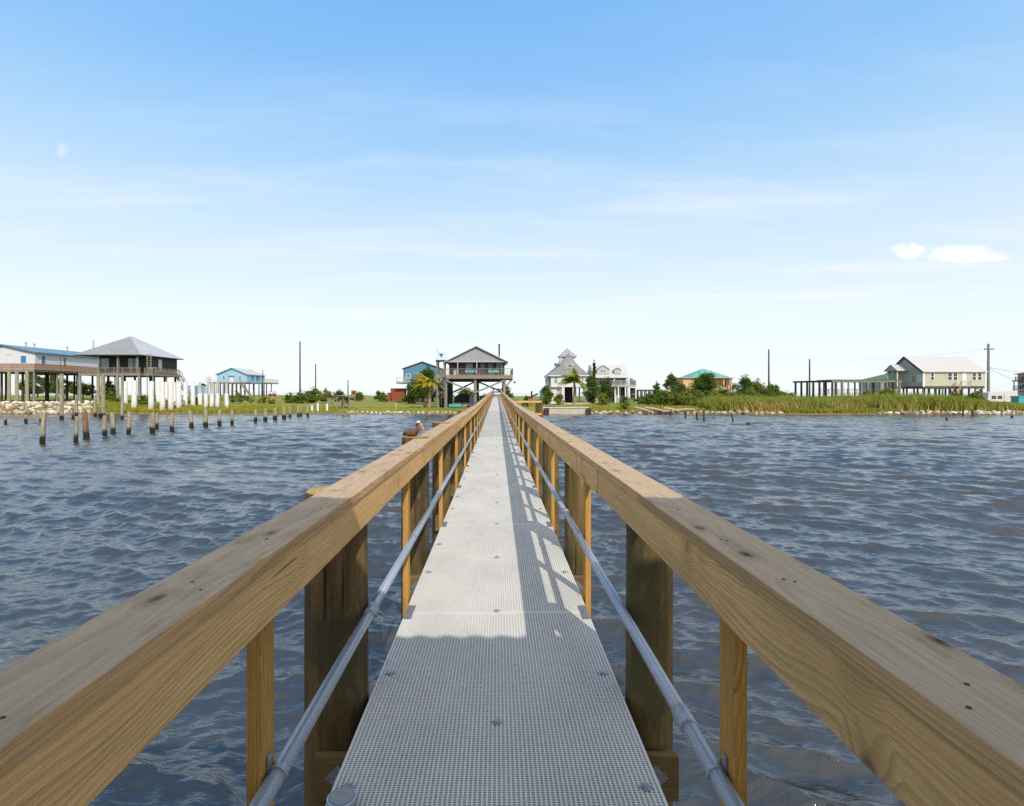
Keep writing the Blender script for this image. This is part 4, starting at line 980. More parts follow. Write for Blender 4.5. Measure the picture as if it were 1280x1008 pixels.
def blue_house():
    Y = 128.0; x0, x1 = X_(504, Y), X_(552, Y); zd = Z_(478, Y); ze = Z_(461, Y); zr = Z_(452.6, Y); xm = (x0 + x1) / 2
    t = thing('stilt_house', base(xm, Y + 5), 'dusky blue stilt house half hidden by the dark tree and golden palm', 'house')
    mb = MB(); mb.prism([(x0, Y, zd), (x1, Y, zd), (x1, Y, ze), (xm, Y, zr), (x0, Y, ze)], (0, 11, 0)); mb.build('wall', M['midblue'], t)
    gable_roof(t, x0, x1, Y, Y + 11, ze + .02, zr + .02, 'y', .4, 'metal_roof', .14)
    window(t, 'f', Y, X_(508.5, Y), X_(512.5, Y), Z_(472.5, Y), Z_(468, Y), 'glass', 'trim', .12)
    slab_fascia(t, X_(497, Y), x0 + 3, Y - 2, Y + 6, zd - .35, zd - .01, 'deck_wood'); railing(t, (X_(497, Y) + .05, Y - 1.9, zd), (x0 + 2.9, Y - 1.9, zd), 1.1, 'grey_trim', .2)
    mb = MB(); mb.box(x0 + .05, x1 - .05, Y + .05, Y + 10.9, zd - .36, zd - .003); mb.build('floor_beam', M['deck_dark'], t)
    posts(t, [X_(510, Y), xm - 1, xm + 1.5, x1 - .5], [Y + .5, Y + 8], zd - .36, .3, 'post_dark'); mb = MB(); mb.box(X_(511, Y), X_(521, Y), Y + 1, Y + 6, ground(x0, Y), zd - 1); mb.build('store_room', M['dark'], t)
blue_house()

def tower_house():
    Y = 116.0; x0, x1 = X_(687.5, Y), X_(734, Y); xm = (x0 + x1) / 2; g = ground(xm, Y); ze = Z_(469, Y); zr = Z_(444, Y)
    t = thing('tower_house', base(xm, Y + 6), 'tall white house with steep grey roof and a cupola tower behind the green palm', 'house')
    zf = Z_(484, Y); mb = MB(); mb.box(x0 + .2, x1 - .2, Y, Y + 11, zf, ze); mb.box(x0 + .2, X_(703, Y), Y + .6, Y + 11, g - .3, zf - .003); mb.build('wall', M['white'], t)
    for px in (704.5, 733): x = X_(px, Y); mb = MB(); mb.box(x - .4, x + .2, Y, Y + .6, g - .3, zf - .003); mb.build('pier_post', M['white'], t)
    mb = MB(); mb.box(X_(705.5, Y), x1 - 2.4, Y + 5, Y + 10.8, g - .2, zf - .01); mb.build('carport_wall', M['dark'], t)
    posts(t, [X_(722, Y), X_(727, Y)], [Y + 3], zf, .18, 'white_darker')
    # steep front gable with flared eaves
    mb = MB(); mb.prism([(x0 - .4, Y - .5, ze), (x1 + .4, Y - .5, ze), (X_(722, Y), Y - .5, Z_(457, Y)), (X_(711, Y), Y - .5, zr + .3), (X_(700, Y), Y - .5, Z_(457, Y))], (0, 11.6, 0)); mb.build('roof', M['shingle'], t)
    mb = MB(); mb.prism([(X_(704, Y), Y - .56, Z_(462, Y)), (X_(718, Y), Y - .56, Z_(462, Y)), (X_(718, Y), Y - .56, Z_(454, Y)), (X_(711, Y), Y - .56, Z_(447.5, Y)), (X_(704, Y), Y - .56, Z_(454, Y))], (0, .05, 0)); mb.build('gable_panel', M['gable_grey'], t)
    window(t, 'f', Y - .56, X_(709.5, Y), X_(715, Y), Z_(459.5, Y), Z_(456, Y), 'glass', 'trim', .08); window(t, 'f', Y - .56, X_(705, Y), X_(706.5, Y), Z_(457.3, Y), Z_(455.7, Y), 'glass', 'trim', .06, False)
    mb = MB(); mb.box(x0 - .4, x1 + .4, Y - .45, Y + 11, ze - .25, ze - .004); mb.build('eave_trim', M['trim'], t)
    # cupola
    cy = Y + 4; c0, c1 = X_(701, cy), X_(719, cy); mb = MB(); mb.box(c0, c1, cy, cy + 3, Z_(458, cy), Z_(446, cy)); cup = mb.build('cupola', M['white'], t)
    hip_roof(cup, c0, c1, cy, cy + 3, Z_(445.6, cy), Z_(434.5, cy), .35, 'shingle', 'y', 1.85)
    for a, b in ((703.3, 707), (714.7, 718)): window(cup, 'f', cy, X_(a, cy), X_(b, cy), Z_(450, cy) + .6, Z_(446.3, cy), 'glass', 'trim', .06, False)
    mb = MB(); mb.box(X_(700.3, Y), X_(702, Y), Y + 1, Y + 1.4, Z_(461, Y), Z_(446.5, Y)); mb.build('chimney', M['grey_trim'], t)
    mb = MB(); mb.box(X_(694.5, Y), X_(703, Y), Y - .2, Y + 3, Z_(456.4, Y), Z_(454, Y)); mb.build('dormer_roof', M['shingle'], t)
    # left bay, windows
    mb = MB(); mb.box(x0 - .6, x0 + .19, Y + 1, Y + 5, zf + .8, zf + 2.2); mb.build('balcony', M['grey_trim'], t)
    window(t, 'f', Y + .6, X_(696.5, Y), X_(700.5, Y), Z_(493, Y) + .6, Z_(483.5, Y) - .5, 'glass', 'trim', .1); window(t, 'f', Y, X_(727.5, Y), X_(729.3, Y), Z_(476, Y), Z_(469.8, Y), 'glass', 'trim', .08); window(t, 'f', Y, X_(693, Y), X_(697, Y), Z_(479, Y), Z_(471, Y), 'glass_teal', 'trim', .1)
    mb = MB(); mb.box(X_(700, Y), X_(737, Y), Y - 2.6, Y - .02, g - .2, g + .22); mb.build('patio', M['concrete'], t)
    mb = MB(); mb.prism([(X_(724, Y), Y - .9, Z_(485, Y)), (X_(731.5, Y), Y - .9, Z_(485, Y)), (X_(728, Y), Y - .9, Z_(482.5, Y))], (0, .88, 0)); mb.build('awning', M['dark'], t)
tower_house()

def dormer_house():
    Y = 126.0; x0, x1 = X_(744, Y), X_(795, Y); g = ground(x0, Y); zf = Z_(482, Y); ze = Z_(472.5, Y); zr = Z_(456.5, Y + 5)
    t = thing('dormer_house', base((x0 + x1) / 2, Y + 5), 'pale grey two storey house with white dormered roof and long balcony', 'house')
    mb = MB(); mb.box(x0, X_(787, Y), Y + 2, Y + 11, g - .3, ze); mb.build('wall', M['white_darker'], t)
    mb = MB(); a, b = x0 - .3, X_(787, Y); mb.prism([(a, Y - .2, ze), (a, Y + 11.5, ze), (a, Y + 7, zr), (a, Y + 4.5, zr)], (b - a, 0, 0)); mb.build('roof', M['white_roof'], t)
    def dorm(pa, pb, pt, pbase, pm, wins):
        yd = Y + .9; xa, xb = X_(pa, yd), X_(pb, yd); zb, ze_, zt = Z_(pbase, yd), Z_(pm, yd), Z_(pt, yd); xm = (xa + xb) / 2
        mb = MB(); mb.prism([(xa, yd, zb), (xb, yd, zb), (xb, yd, ze_), (xm, yd, zt), (xa, yd, ze_)], (0, 4, 0)); d = mb.build('dormer', M['white_darker'], t)
        gable_roof(d, xa, xb, yd, yd + 4, ze_ + .02, zt + .02, 'y', .18, 'metal_roof', .08)
        for u, v in wins: window(d, 'f', yd, X_(u, yd), X_(v, yd), zb + .55, ze_ - .1, 'glass', 'trim', .06)
    dorm(746.5, 761.5, 457.3, 468, 462, [(751, 753), (754.2, 756.4)]); dorm(768, 776, 460.3, 467.5, 463, [(771.5, 774)])
    slab_fascia(t, x0, x1, Y - .1, Y + 2, zf - .3, zf, 'grey_trim', 'balcony_floor'); railing(t, (X_(757, Y), Y, zf), (x1, Y, zf), 1.1, 'white_darker', .16); railing(t, (x1 - .05, Y + .1, zf), (x1 - .05, Y + 2, zf), 1.1, 'white_darker', .2)
    mb = MB(); mb.box(X_(787, Y) + .02, x1, Y + 2, Y + 9, zf - .3, zf - .01); mb.build('side_balcony', M['grey_trim'], t)
    for px in (760, 769, 773, 782, 786, 795): x = X_(px, Y); mb = MB(); mb.box(x - .13, x + .13, Y + .02, Y + .26, g - .4, zf - .31); mb.build('porch_post', M['trim'], t)
    for px in (757, 768, 783): x = X_(px, Y); mb = MB(); mb.box(x - .1, x + .1, Y + .1, Y + .3, zf + 1.17, ze - .01); mb.build('balcony_post', M['trim'], t)
    for a, b in ((759, 767), (770.5, 775), (776, 782)): window(t, 'f', Y + 2, X_(a, Y + 2), X_(b, Y + 2), zf + .7, ze - .2, 'glass', 'grey_trim', .08)
    for a, b in ((764.5, 769.5), (776.5, 781.5)): door(t, 'f', Y + 2, X_(a, Y + 2), X_(b, Y + 2), g, zf - .5, 'dark')
    window(t, 'f', Y + 2, X_(788, Y + 2), X_(794, Y + 2), g + .5, zf - .6, 'glass', 'trim', .1); railing(t, (X_(772, Y), Y - .05, g), (X_(795, Y), Y - .05, g), 1.0, 'deck_wood', .25)
    for k in range(2): x = X_(789 + 3 * k, Y + 1); mb = MB(); mb.box(x - .3, x + .3, Y + .7, Y + 1.3, zf, zf + 1.6 - .3 * k); mb.build('balcony_chair', M['brown_wall'], t)
    stub = MB(); x = X_(742.3, Y); 
dormer_house()

def link_platform():
    Y = 140.0; t = thing('boat_shelter', base(X_(806, Y), Y), 'low dark roofed open shelter on posts between the dormer house and bushes', 'shelter'); z = Z_(488, Y)
    mb = MB(); mb.box(X_(796, Y), X_(822, Y), Y, Y + 6, z - .2, z + .15); mb.build('roof', M['post_dark'], t)
    posts(t, [X_(p, Y) for p in (798, 803, 808, 813, 818)], [Y + .3, Y + 5.5], z - .2, .16, 'post_dark', 'post')
link_platform()

def peach_house():
    Y = 165.0; x0, x1 = X_(853.5, Y), X_(915.5, Y); g = ground(x0, Y); ze = Z_(472.5, Y); zr = Z_(461, Y + 5)
    t = thing('peach_house', base((x0 + x1) / 2, Y + 6), 'peach coloured house with turquoise hipped roof behind the green bushes', 'house')
    mb = MB(); mb.box(x0, X_(865, Y), Y, Y + 12, g, ze - .1); mb.box(X_(865, Y) + .004, x1 - .004, Y + 1.8, Y + 11.99, g, ze - .11); mb.build('wall', M['peach'], t)
    mb = MB(); mb.box(x0 - .6, x1 + .6, Y - .6, Y + 12.6, ze - .08, ze + .14); mb.build('eave_slab', M['concrete'], t)
    hip_roof(t, X_(866, Y), X_(910, Y), Y - .2, Y + 12, ze + .32, zr, .2, 'teal_roof', 'x', 5.2)
    for px in (866.5, 875, 884, 905, 914.5): x = X_(px, Y); mb = MB(); mb.box(x - .2, x + .2, Y + .1, Y + .5, g, ze - .09); mb.build('porch_post', M['peach'], t)
    for a, b in ((868, 871), (877, 880), (886, 889), (908, 911)): window(t, 'f', Y + 1.8, X_(a, Y), X_(b, Y), ze - 3, ze - .8, 'glass', 'trim', .1)
peach_house()

def side_shack():
    Y = 168.0; x0, x1 = X_(914, Y), X_(922, Y); t = thing('shed', base((x0 + x1) / 2, Y), 'small pale grey shed right beside the peach house', 'shed'); g = ground(x0, Y); z = Z_(482, Y)
    mb = MB(); mb.box(x0, x1, Y, Y + 4, g, z); mb.build('wall', M['white_darker'], t); gable_roof(t, x0, x1, Y, Y + 4, z + .02, z + .8, 'x', .2, 'metal_roof', .1)
side_shack()

def pier_skeleton():
    Y = 102.0; t = thing('platform', base(X_(1060, Y), Y + 3), 'long bare grey timber platform frame on many posts above the reeds', 'platform'); 
    z = Z_(475.5, Y); xa, xm, xb = X_(995, Y + 8), X_(1041, Y), X_(1127, Y)
    mb = MB(); mb.box(xm - .2, xb, Y, Y + .22, z - .35, z); mb.box(xm - .2, xb, Y + 4.5, Y + 4.72, z - .35, z); mb.build('beam', M['post_grey'], t)
    mb = MB(); mb.bar((xa, Y + 8, z - .17), (xm - .22, Y + .1, z - .17), .22, .34); mb.bar((xa, Y + 9, z - .17), (xm - .22, Y + 4.6, z - .17), .22, .34); mb.build('beam', M['post_dark'], t)
    mb = MB(); n = 26
    for i in range(n): x = xm - .1 + (xb - xm) * i / n; mb.box(x, x + .1, Y - .2, Y + 5, z + .003, z + .12)
    mb.build('joist', M['post_grey'], t)
    n = 7
    for i in range(n): f = i / (n - 1); posts(t, [xa + (xm - xa) * f], [Y + 8 * (1 - f) + .15], z - .3, .2, 'post_dark', 'post')
    for i in range(11):
        x = xm + .6 + (xb - xm - .9) * i / 10; posts(t, [x], [Y + .11], z - .352, random.uniform(.13, .24), 'post_grey' if i % 3 else 'post_dark', 'post')
        if i % 2 == 0: posts(t, [x + .5], [Y + 4.6], z - .352, .16, 'post_dark', 'post')
    railing(t, (X_(1040, Y), Y + 4.2, z - 2.6), (xb, Y + 4.2, z - 2.6), .9, 'post_grey', .5)
pier_skeleton()

def yellow_house():
    Y = 105.0; xc = X_(1154, Y); x1 = X_(1231.5, Y); yb = xc * F / (1111 - CX); zd = Z_(483, Y); ze = Z_(464.5, Y); ym = (Y + yb) / 2; zr = Z_(446.8, ym)
    t = thing('stilt_house', base((xc + x1) / 2, ym), 'pale yellow stilt house with white metal roof and gable end coloured grey for shade', 'house')
    mb = MB(); mb.box(xc + .02, x1, Y, yb, zd, ze); mb.build('wall', M['yellow'], t)
    mb = MB(); mb.prism([(xc - .1, Y + .02, zd), (xc - .1, yb, zd), (xc - .1, yb, ze), (xc - .1, ym, zr), (xc - .1, Y + .02, ze)], (.118, 0, 0)); mb.build('gable', M['sage_shade'], t)  # yellow house gable with its shade put into a grey green colour
    mb = MB(); mb.prism([(x1 + .002, Y + .02, ze), (x1 + .002, yb, ze), (x1 + .002, ym, zr)], (-.1, 0, 0)); mb.build('gable', M['yellow'], t)
    gable_roof(t, xc, x1, Y, yb, ze + .02, zr + .02, 'x', .3, 'white_roof', .14)
    mb = MB(); k = (zr - ze) / (ym - Y)
    for s in (-1, 1): mb.bar((xc - .33, ym, zr), (xc - .33, ym + s * (ym - Y + .3), ze - k * .3), .06, .34)
    mb.build('barge_board', M['dark'], t)
    mb = MB(); mb.box(xc - .11, xc + .28, Y - .05, Y - .002, zd - .1, ze); mb.build('corner_board', M['trim'], t)
    mb = MB(); mb.box(xc + .29, x1, Y - .06, Y - .002, ze - .2, ze - .01); mb.build('frieze', M['trim'], t)
    for a, b in ((1163.5, 1167), (1185, 1189.5), (1191.8, 1196.2), (1215.5, 1219.5), (1222.3, 1226.5)): window(t, 'f', Y, X_(a, Y), X_(b, Y), Z_(475.5, Y), Z_(466.3, Y), 'glass', 'trim', .14)
    door(t, 'f', Y, X_(1202.5, Y), X_(1208, Y), zd + .05, Z_(466, Y), 'trim')
    yy = lambda px: xc * F / (px - CX)
    window(t, 'l', xc - .1, yy(1141), yy(1145), zd + .9, zd + 2.0, 'glass', 'grey_trim', .1); window(t, 'l', xc - .1, yy(1148), yy(1152), zd + .9, zd + 2.1, 'glass_teal', 'trim', .1)
    # entry porch on the gable side
    pa, pb = yy(1121), yy(1134) ; px0 = xc - 2.0; zp = Z_(463.5, ym)
    slab_fascia(t, px0, xc - .11, min(pa, pb), max(pa, pb), zd - .35, zd - .02, 'deck_wood', 'porch_floor')
    y0p, y1p = min(pa, pb), max(pa, pb); mb = MB(); ymid = (y0p + y1p) / 2
    mb.prism([(px0 - .2, y0p - .3, zp), (px0 - .2, y1p + .3, zp), (px0 - .2, ymid, zp + 1.1)], (2.1, 0, 0)); mb.build('porch_gable', M['sage_shade'], t)
    mb = MB()
    for s, ye in ((-1, y0p - .5), (1, y1p + .5)): mb.prism([(px0 - .35, ymid, zp + 1.15), (px0 - .35, ye, zp - .1), (px0 - .35, ye, zp + .02), (px0 - .35, ymid, zp + 1.27)], (2.2, 0, 0))
    mb.build('porch_roof', M['white_roof'], t)
    for yq in (y0p + .1, y1p - .1): mb = MB(); mb.box(px0, px0 + .16, yq - .08, yq + .08, zd, zp - .003); mb.build('porch_post', M['trim'], t)
    railing(t, (px0 + .05, y0p + .2, zd), (px0 + .05, y1p - .2, zd), 1.0, 'brown_wall', .2)
    # stairs and landing at the front door
    xa, xb = X_(1201, Y - 1.5), X_(1213, Y - 1.5); mb = MB(); mb.box(xa, xb, Y - 1.7, Y - .01, zd - .12, zd + .02); mb.build('stair_landing', M['deck_wood'], t)
    stairs(t, (xa, Y - 1.6, zd - .05), (X_(1183, Y), Y - 1.6, ground(xa, Y) + .2), 1.2, 'rail_pink', 'y'); railing(t, (xa, Y - 1.65, zd), (xb, Y - 1.65, zd), 1.0, 'grey_trim', .25)
    posts(t, [xa + .2, xb - .2], [Y - 1.5], zd - .12, .13, 'deck_dark', 'landing_post')
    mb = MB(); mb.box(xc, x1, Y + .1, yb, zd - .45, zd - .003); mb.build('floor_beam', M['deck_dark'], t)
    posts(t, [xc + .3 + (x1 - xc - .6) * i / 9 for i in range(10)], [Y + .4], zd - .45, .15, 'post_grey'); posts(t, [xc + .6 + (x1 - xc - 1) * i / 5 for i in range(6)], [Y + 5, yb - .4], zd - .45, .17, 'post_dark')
    posts(t, [px0 + .2], [y0p + .2, y1p - .2], zd - .36, .14, 'trim', 'porch_stilt')
    w = thing('green_roofed_wing', base(xc - 3, yb + 8), 'small grey green house with dark green roof behind the grey gable end', 'house')
    Y2 = yb + 5; xa, xb = X_(1100, Y2), X_(1126, Y2); mb = MB(); mb.box(xa, xb, Y2, Y2 + 7, ground(xa, Y2), Z_(475.5, Y2)); mb.build('wall', M['sage_shade'], w)
    mb = MB(); mb.prism([(xa - .4, Y2 - .4, Z_(475.4, Y2)), (xb + 2, Y2 - .4, Z_(475.4, Y2)), (xb + 2, Y2 - .4, Z_(466, Y2))], (0, 7.8, 0)); mb.build('roof', M['green_roof'], w)
yellow_house()

def right_edge_things():
    Y = 112.0; x0, x1 = X_(1234.5, Y), X_(1273, Y); g = ground(x0, Y)
    t = thing('camper_trailer', base((x0 + x1) / 2, Y), 'pale grey camper trailer parked beside the yellow stilt house', 'camper')
    mb = MB(); z0, z1 = g + .5, Z_(490.5, Y); mb.prism([(x0, Y, z0 + .4), (x0 + .5, Y, z0), (x1 - .3, Y, z0), (x1, Y, z0 + .9), (x1 - .2, Y, z1 + .25), (x0 + 2.2, Y, z1 + .1), (x0 + .25, Y, z1 - .05)], (0, 2.5, 0)); mb.build('body', M['rv'], t, bevel=.05)
    for a, b in ((1240, 1244.5), (1247.5, 1252)): window(t, 'f', Y, X_(a, Y), X_(b, Y), Z_(498.5, Y), Z_(495.3, Y), 'glass', 'dark', .05, False)
    door(t, 'f', Y, X_(1254.6, Y), X_(1256.2, Y), z0 + .1, Z_(493.5, Y), 'white_darker'); mb = MB(); mb.prism([(X_(1257, Y), Y - .012, Z_(499, Y)), (X_(1271, Y), Y - .012, Z_(493, Y)), (X_(1271, Y), Y - .012, Z_(494.2, Y)), (X_(1257, Y), Y - .012, Z_(500.5, Y))], (0, .01, 0)); mb.build('stripe', M['grey_trim'], t)
    for dx in (2.6, 3.6): mb = MB(); c = Vector((x0 + dx, Y + .2, g + .38)); mb.tube([c - Vector((0, .12, 0)), c + Vector((0, .12, 0))], .38, 14); mb.build('wheel', M['black'], t)
    mb = MB(); mb.bar((x0 - 1.0, Y + 1.2, g + .5), (x0 + .6, Y + 1.2, g + .55), .12, .12); mb.tube([(x0 - .9, Y + 1.2, g), (x0 - .9, Y + 1.2, g + .6)], .05, 6); mb.build('tow_bar', M['dark'], t)
    Y = 101.0; x0, x1 = X_(1273.5, Y), X_(1292, Y); g = ground(x0, Y)
    t = thing('storage_bin', base((x0 + x1) / 2, Y), 'turquoise lidded storage bin at the right edge of the picture', 'bin'); mb = MB(); mb.box(x0, x1, Y, Y + 1.6, g, Z_(496.6, Y)); mb.build('body', M['turq'], t, bevel=.04)
    mb = MB(); mb.box(x0 - .06, x1 + .06, Y - .06, Y + 1.66, Z_(496.5, Y), Z_(495.3, Y)); mb.build('lid', M['turq'], t, bevel=.02)
    Y = 135.0; x0 = X_(1272, 143); x1 = x0 + 8; g = ground(x0, Y); yb = 143
    t = thing('balcony_house', base(x0 + 3, Y + 4), 'tall house with rust red roof and balconies cut off by the right edge', 'house')
    mb = MB(); mb.box(x0, x1, Y, yb, g, Z_(468, yb)); mb.build('wall', M['white_darker'], t); hip_roof(t, x0, x1, Y, yb, Z_(467.6, yb), Z_(462, yb), .5, 'rust', 'y', 4)
    mb = MB(); mb.box(x0 - 1.5, x0 - .01, Y, yb, Z_(477.2, yb), Z_(475.8, yb)); mb.build('balcony_roof', M['rust'], t); mb = MB(); mb.box(x0 - 1.3, x0 - .02, Y, yb, Z_(488.3, yb), Z_(487, yb)); mb.build('balcony_floor', M['grey_trim'], t)
    railing(t, (x0 - 1.2, Y + .1, Z_(487, yb)), (x0 - 1.2, yb - .1, Z_(487, yb)), .95, 'dark', .2); railing(t, (x0 - .7, Y + .1, Z_(475.8, yb)), (x0 - .7, yb - .1, Z_(475.8, yb)), .9, 'dark', .2)
    for y in (Y + .3, Y + 4, yb - .2): mb = MB(); mb.box(x0 - 1.25, x0 - 1.05, y - .1, y + .1, g, Z_(477.3, yb)); mb.build('porch_post', M['trim'], t)
    for y in (Y + 1.5, Y + 5.5): window(t, 'l', x0, y, y + 1.2, Z_(474, yb), Z_(470, yb), 'glass', 'trim', .1); window(t, 'l', x0, y, y + 1.2, Z_(485, yb), Z_(480, yb), 'glass', 'trim', .1)
right_edge_things()

def mid_distance_things():
    Y = 128.0; x0, x1 = X_(488, Y), X_(506.5, Y); g = ground(x0, Y)
    t = thing('container', base((x0 + x1) / 2, Y), 'rust red open topped steel skip in front of the dusky blue house', 'skip')
    mb = MB(); z0, z1 = g + .3, Z_(485.6, Y); mb.prism([(x0 + .3, Y, z0), (x1 - .3, Y, z0), (x1, Y, z1), (x0, Y, z1)], (0, 2.3, 0)); mb.build('body', M['rust'], t)
    mb = MB()
    for i in range(6): x = x0 + .4 + (x1 - x0 - .8) * i / 5; mb.box(x - .05, x + .05, Y - .07, Y - .004, z0 + .1, z1 - .05)
    mb.build('rib', M['rust'], t); mb = MB(); mb.box(x0 - .8, x0 - .01, Y + .4, Y + 1.8, g + .3, z1 - 1.0); mb.build('chute', M['rust'], t)
    Y = 150.0; x0 = X_(442, Y); g = ground(x0, Y)
    t = thing('excavator', base(x0, Y), 'orange excavator standing behind the bushes left of the lawn', 'excavator')
    zt = Z_(488.2, Y); mb = MB(); mb.box(x0 - .8, x0 + .9, Y, Y + 1.6, g + 1.0, zt - 1.2); mb.build('body', M['orange'], t, bevel=.08)
    mb = MB(); mb.box(x0 - .7, x0 + .5, Y + .1, Y + 1.2, zt - 1.19, zt); cab = mb.build('cab', M['orange'], t, bevel=.05); mb = MB(); mb.box(x0 - .45, x0 + .35, Y + .04, Y + .2, zt - .95, zt - .25); mb.build('windscreen', M['glass'], cab)
    for s in (0, 1.3): mb = MB(); mb.box(x0 - 1.2, x0 + 1.2, Y - .1 + s, Y + .35 + s, g, g + .75); mb.build('track', M['black'], t, bevel=.2)
    mb = MB(); mb.bar((x0 + .8, Y + .8, g + 1.3), (x0 + 2.0, Y + .8, g + 2.3), .25, .35); mb.bar((x0 + 2.0, Y + .8, g + 2.3), (x0 + 2.5, Y + .8, g + .7), .2, .28); mb.box(x0 + 2.2, x0 + 2.9, Y + .4, Y + 1.2, g + .2, g + .7); mb.build('boom', M['orange'], t)
    Y = 201.0; x0 = X_(339.5, Y); g = ground(x0, Y)
    t = thing('golf_cart', base(x0, Y), 'red and white golf cart parked beside the light blue house', 'cart')
    mb = MB(); mb.box(x0 - 1.2, x0 + 1.3, Y, Y + 1.3, g + .35, g + .95); mb.build('body', M['red'], t, bevel=.08); mb = MB(); mb.box(x0 - 1.0, x0 + .9, Y - .05, Y + 1.35, g + 2.05, g + 2.2); mb.build('canopy', M['trim'], t)
    for dx in (-.95, .85): mb = MB(); mb.box(x0 + dx - .04, x0 + dx + .04, Y + .02, Y + .1, g + .9, g + 2.05); mb.box(x0 + dx - .04, x0 + dx + .04, Y + 1.2, Y + 1.28, g + .9, g + 2.05); mb.build('canopy_post', M['dark'], t)
    mb = MB(); mb.box(x0 - .5, x0 + .3, Y + .1, Y + 1.2, g + .96, g + 1.5); mb.build('seat', M['trim'], t)
    for dx in (-.8, .85):
        for dy in (0.05, 1.25): mb = MB(); c = Vector((x0 + dx, Y + dy, g + .3)); mb.tube([c - Vector((0, .1, 0)), c + Vector((0, .1, 0))], .3, 12); mb.build('wheel', M['black'], t)
    # right of the pier: shed, davit, crate
    Y = 121.0; x0, x1 = X_(674, Y), X_(688, Y); g = ground(x0, Y); t = thing('shed', base((x0 + x1) / 2, Y), 'small white shed with grey pointed roof left of the tower house', 'shed')
    mb = MB(); mb.prism([(x0, Y, g), (x1, Y, g), (x1, Y, Z_(489, Y)), (x1 - .9, Y, Z_(483, Y)), (x0 + .6, Y, Z_(490, Y))], (0, 4, 0)); mb.build('wall', M['white_darker'], t)
    mb = MB(); mb.prism([(x0 + .3, Y - .2, Z_(491, Y)), (x1 - .9, Y - .2, Z_(482.6, Y)), (x1 + .3, Y - .2, Z_(490, Y)), (x1 + .3, Y - .2, Z_(489, Y)), (x1 - .9, Y - .2, Z_(481.8, Y)), (x0 + .3, Y - .2, Z_(490, Y))], (0, 4.4, 0)); mb.build('roof', M['shingle'], t)
    Y = 105.0; x0 = X_(664.5, Y); g = ground(x0, Y); t = thing('davit', base(x0, Y), 'black boat davit with a white arm standing behind the orange crate', 'davit')
    mb = MB(); mb.tube([(x0, Y, g - .2), (x0, Y, Z_(489.2, Y))], .16, 8); mb.build('mast', M['dark'], t); mb = MB(); mb.bar((x0, Y, Z_(489.3, Y)), (X_(675, Y), Y, Z_(488.8, Y)), .12, .12); mb.build('arm', M['trim'], t); mb = MB(); mb.bar((x0, Y, Z_(496, Y)), (X_(672.5, Y), Y, Z_(492.5, Y)), .2, .3); mb.build('brace', M['dark'], t)
    Y = 100.0; x0, x1 = X_(659, Y), X_(664.6, Y); g = ground(x0, Y); t = thing('crate', base((x0 + x1) / 2, Y), 'orange crate with dark lid beside the black davit', 'crate')
    mb = MB(); mb.box(x0, x1, Y, Y + .9, g, Z_(498, Y)); mb.build('body', M['orange'], t, bevel=.03); mb = MB(); mb.box(x0 - .03, x1 + .03, Y - .03, Y + .93, Z_(497.95, Y), Z_(495.8, Y)); mb.build('lid', M['dark'], t)
    # derelict dock hut on the left bank
    Y = 91.5; t = thing('dock_ruin', base(X_(428, Y), Y), 'derelict grey dock hut of thin crooked posts on the bank left of the lawn', 'ruin')
    for i, px in enumerate((414, 417.5, 421, 425, 428.5, 432, 436.5, 440.5)):
        x = X_(px, Y); yy = Y + (i % 2) * 1.5; mb = MB(); mb.tube([(x + random.uniform(-.15, .15), yy, ground(x, yy) - .3), (x, yy, Z_(494.5 + random.uniform(0, 1.5) + (3 if i < 2 else 0), Y))], [.09, .07], 6); mb.build('post', M['post_grey'], t)
    mb = MB(); mb.box(X_(423, Y), X_(436.5, Y), Y - .2, Y + 1.8, Z_(495.3, Y), Z_(494.3, Y)); mb.build('roof', M['deck_wood'], t)
    mb = MB(); mb.box(X_(425.5, Y), X_(429, Y), Y + .6, Y + .7, Z_(507, Y), Z_(496, Y)); mb.box(X_(430.5, Y), X_(433.5, Y), Y + .6, Y + .7, Z_(505, Y), Z_(496.5, Y)); mb.build('boarding', M['post_dark'], t)
    for a, b in (((408, 497), (420, 500)), ((412, 503), (424, 497)), ((410, 509), (422, 502)), ((420, 505), (440, 500)), ((424, 500), (440, 507))):
        mb = MB(); mb.bar(P(*a, Y + .3), P(*b, Y + .9), .07, .09); mb.build('brace', M['post_grey'], t)
    for px, yb, yt in ((495, 511, 504), ):
        Y = 91; x = X_(px, Y); mb = MB(); mb.tube([(x, Y, ground(x, Y) - .2), (x, Y, Z_(yt, Y))], .07, 8); tag(mb.build('marker_stake', M['pvc'], None, centre=base(x, Y)), 'thin white marker stake on the lawn edge', 'stake')
    # bulkhead on the right of the pier with dark guard posts
    Y = 86.6; x0, x1 = X_(677, Y), X_(736, Y); t = thing('bulkhead', (X_(706, Y), Y, WATER), 'pale concrete bulkhead wall along the shore right of the pier', 'wall')
    mb = MB(); mb.box(x0, x1, Y, Y + 1.2, -2.8, Z_(510.3, Y)); mb.build('wall', M['concrete'], t); mb = MB(); mb.box(x0 - .05, x1, Y - .1, Y + 1.3, Z_(510.25, Y), Z_(509.2, Y)); mb.build('coping', M['rock_white'], t)
    for px, l in ((683, 'dark fender post against the pale bulkhead nearest the pier'), (735.3, 'dark fender post at the far right end of the pale bulkhead')):
        x = X_(px, Y); mb = MB()
        for d in (-.18, .2): mb.tube([(x + d, Y - .35, -3), (x + d, Y - .35, Z_(510.5, Y))], .2, 10)
        tag(mb.build('fender_post', M['post_dark'], None, centre=(x, Y - .35, WATER)), l, 'post', 'fender posts on the bulkhead')
mid_distance_things()

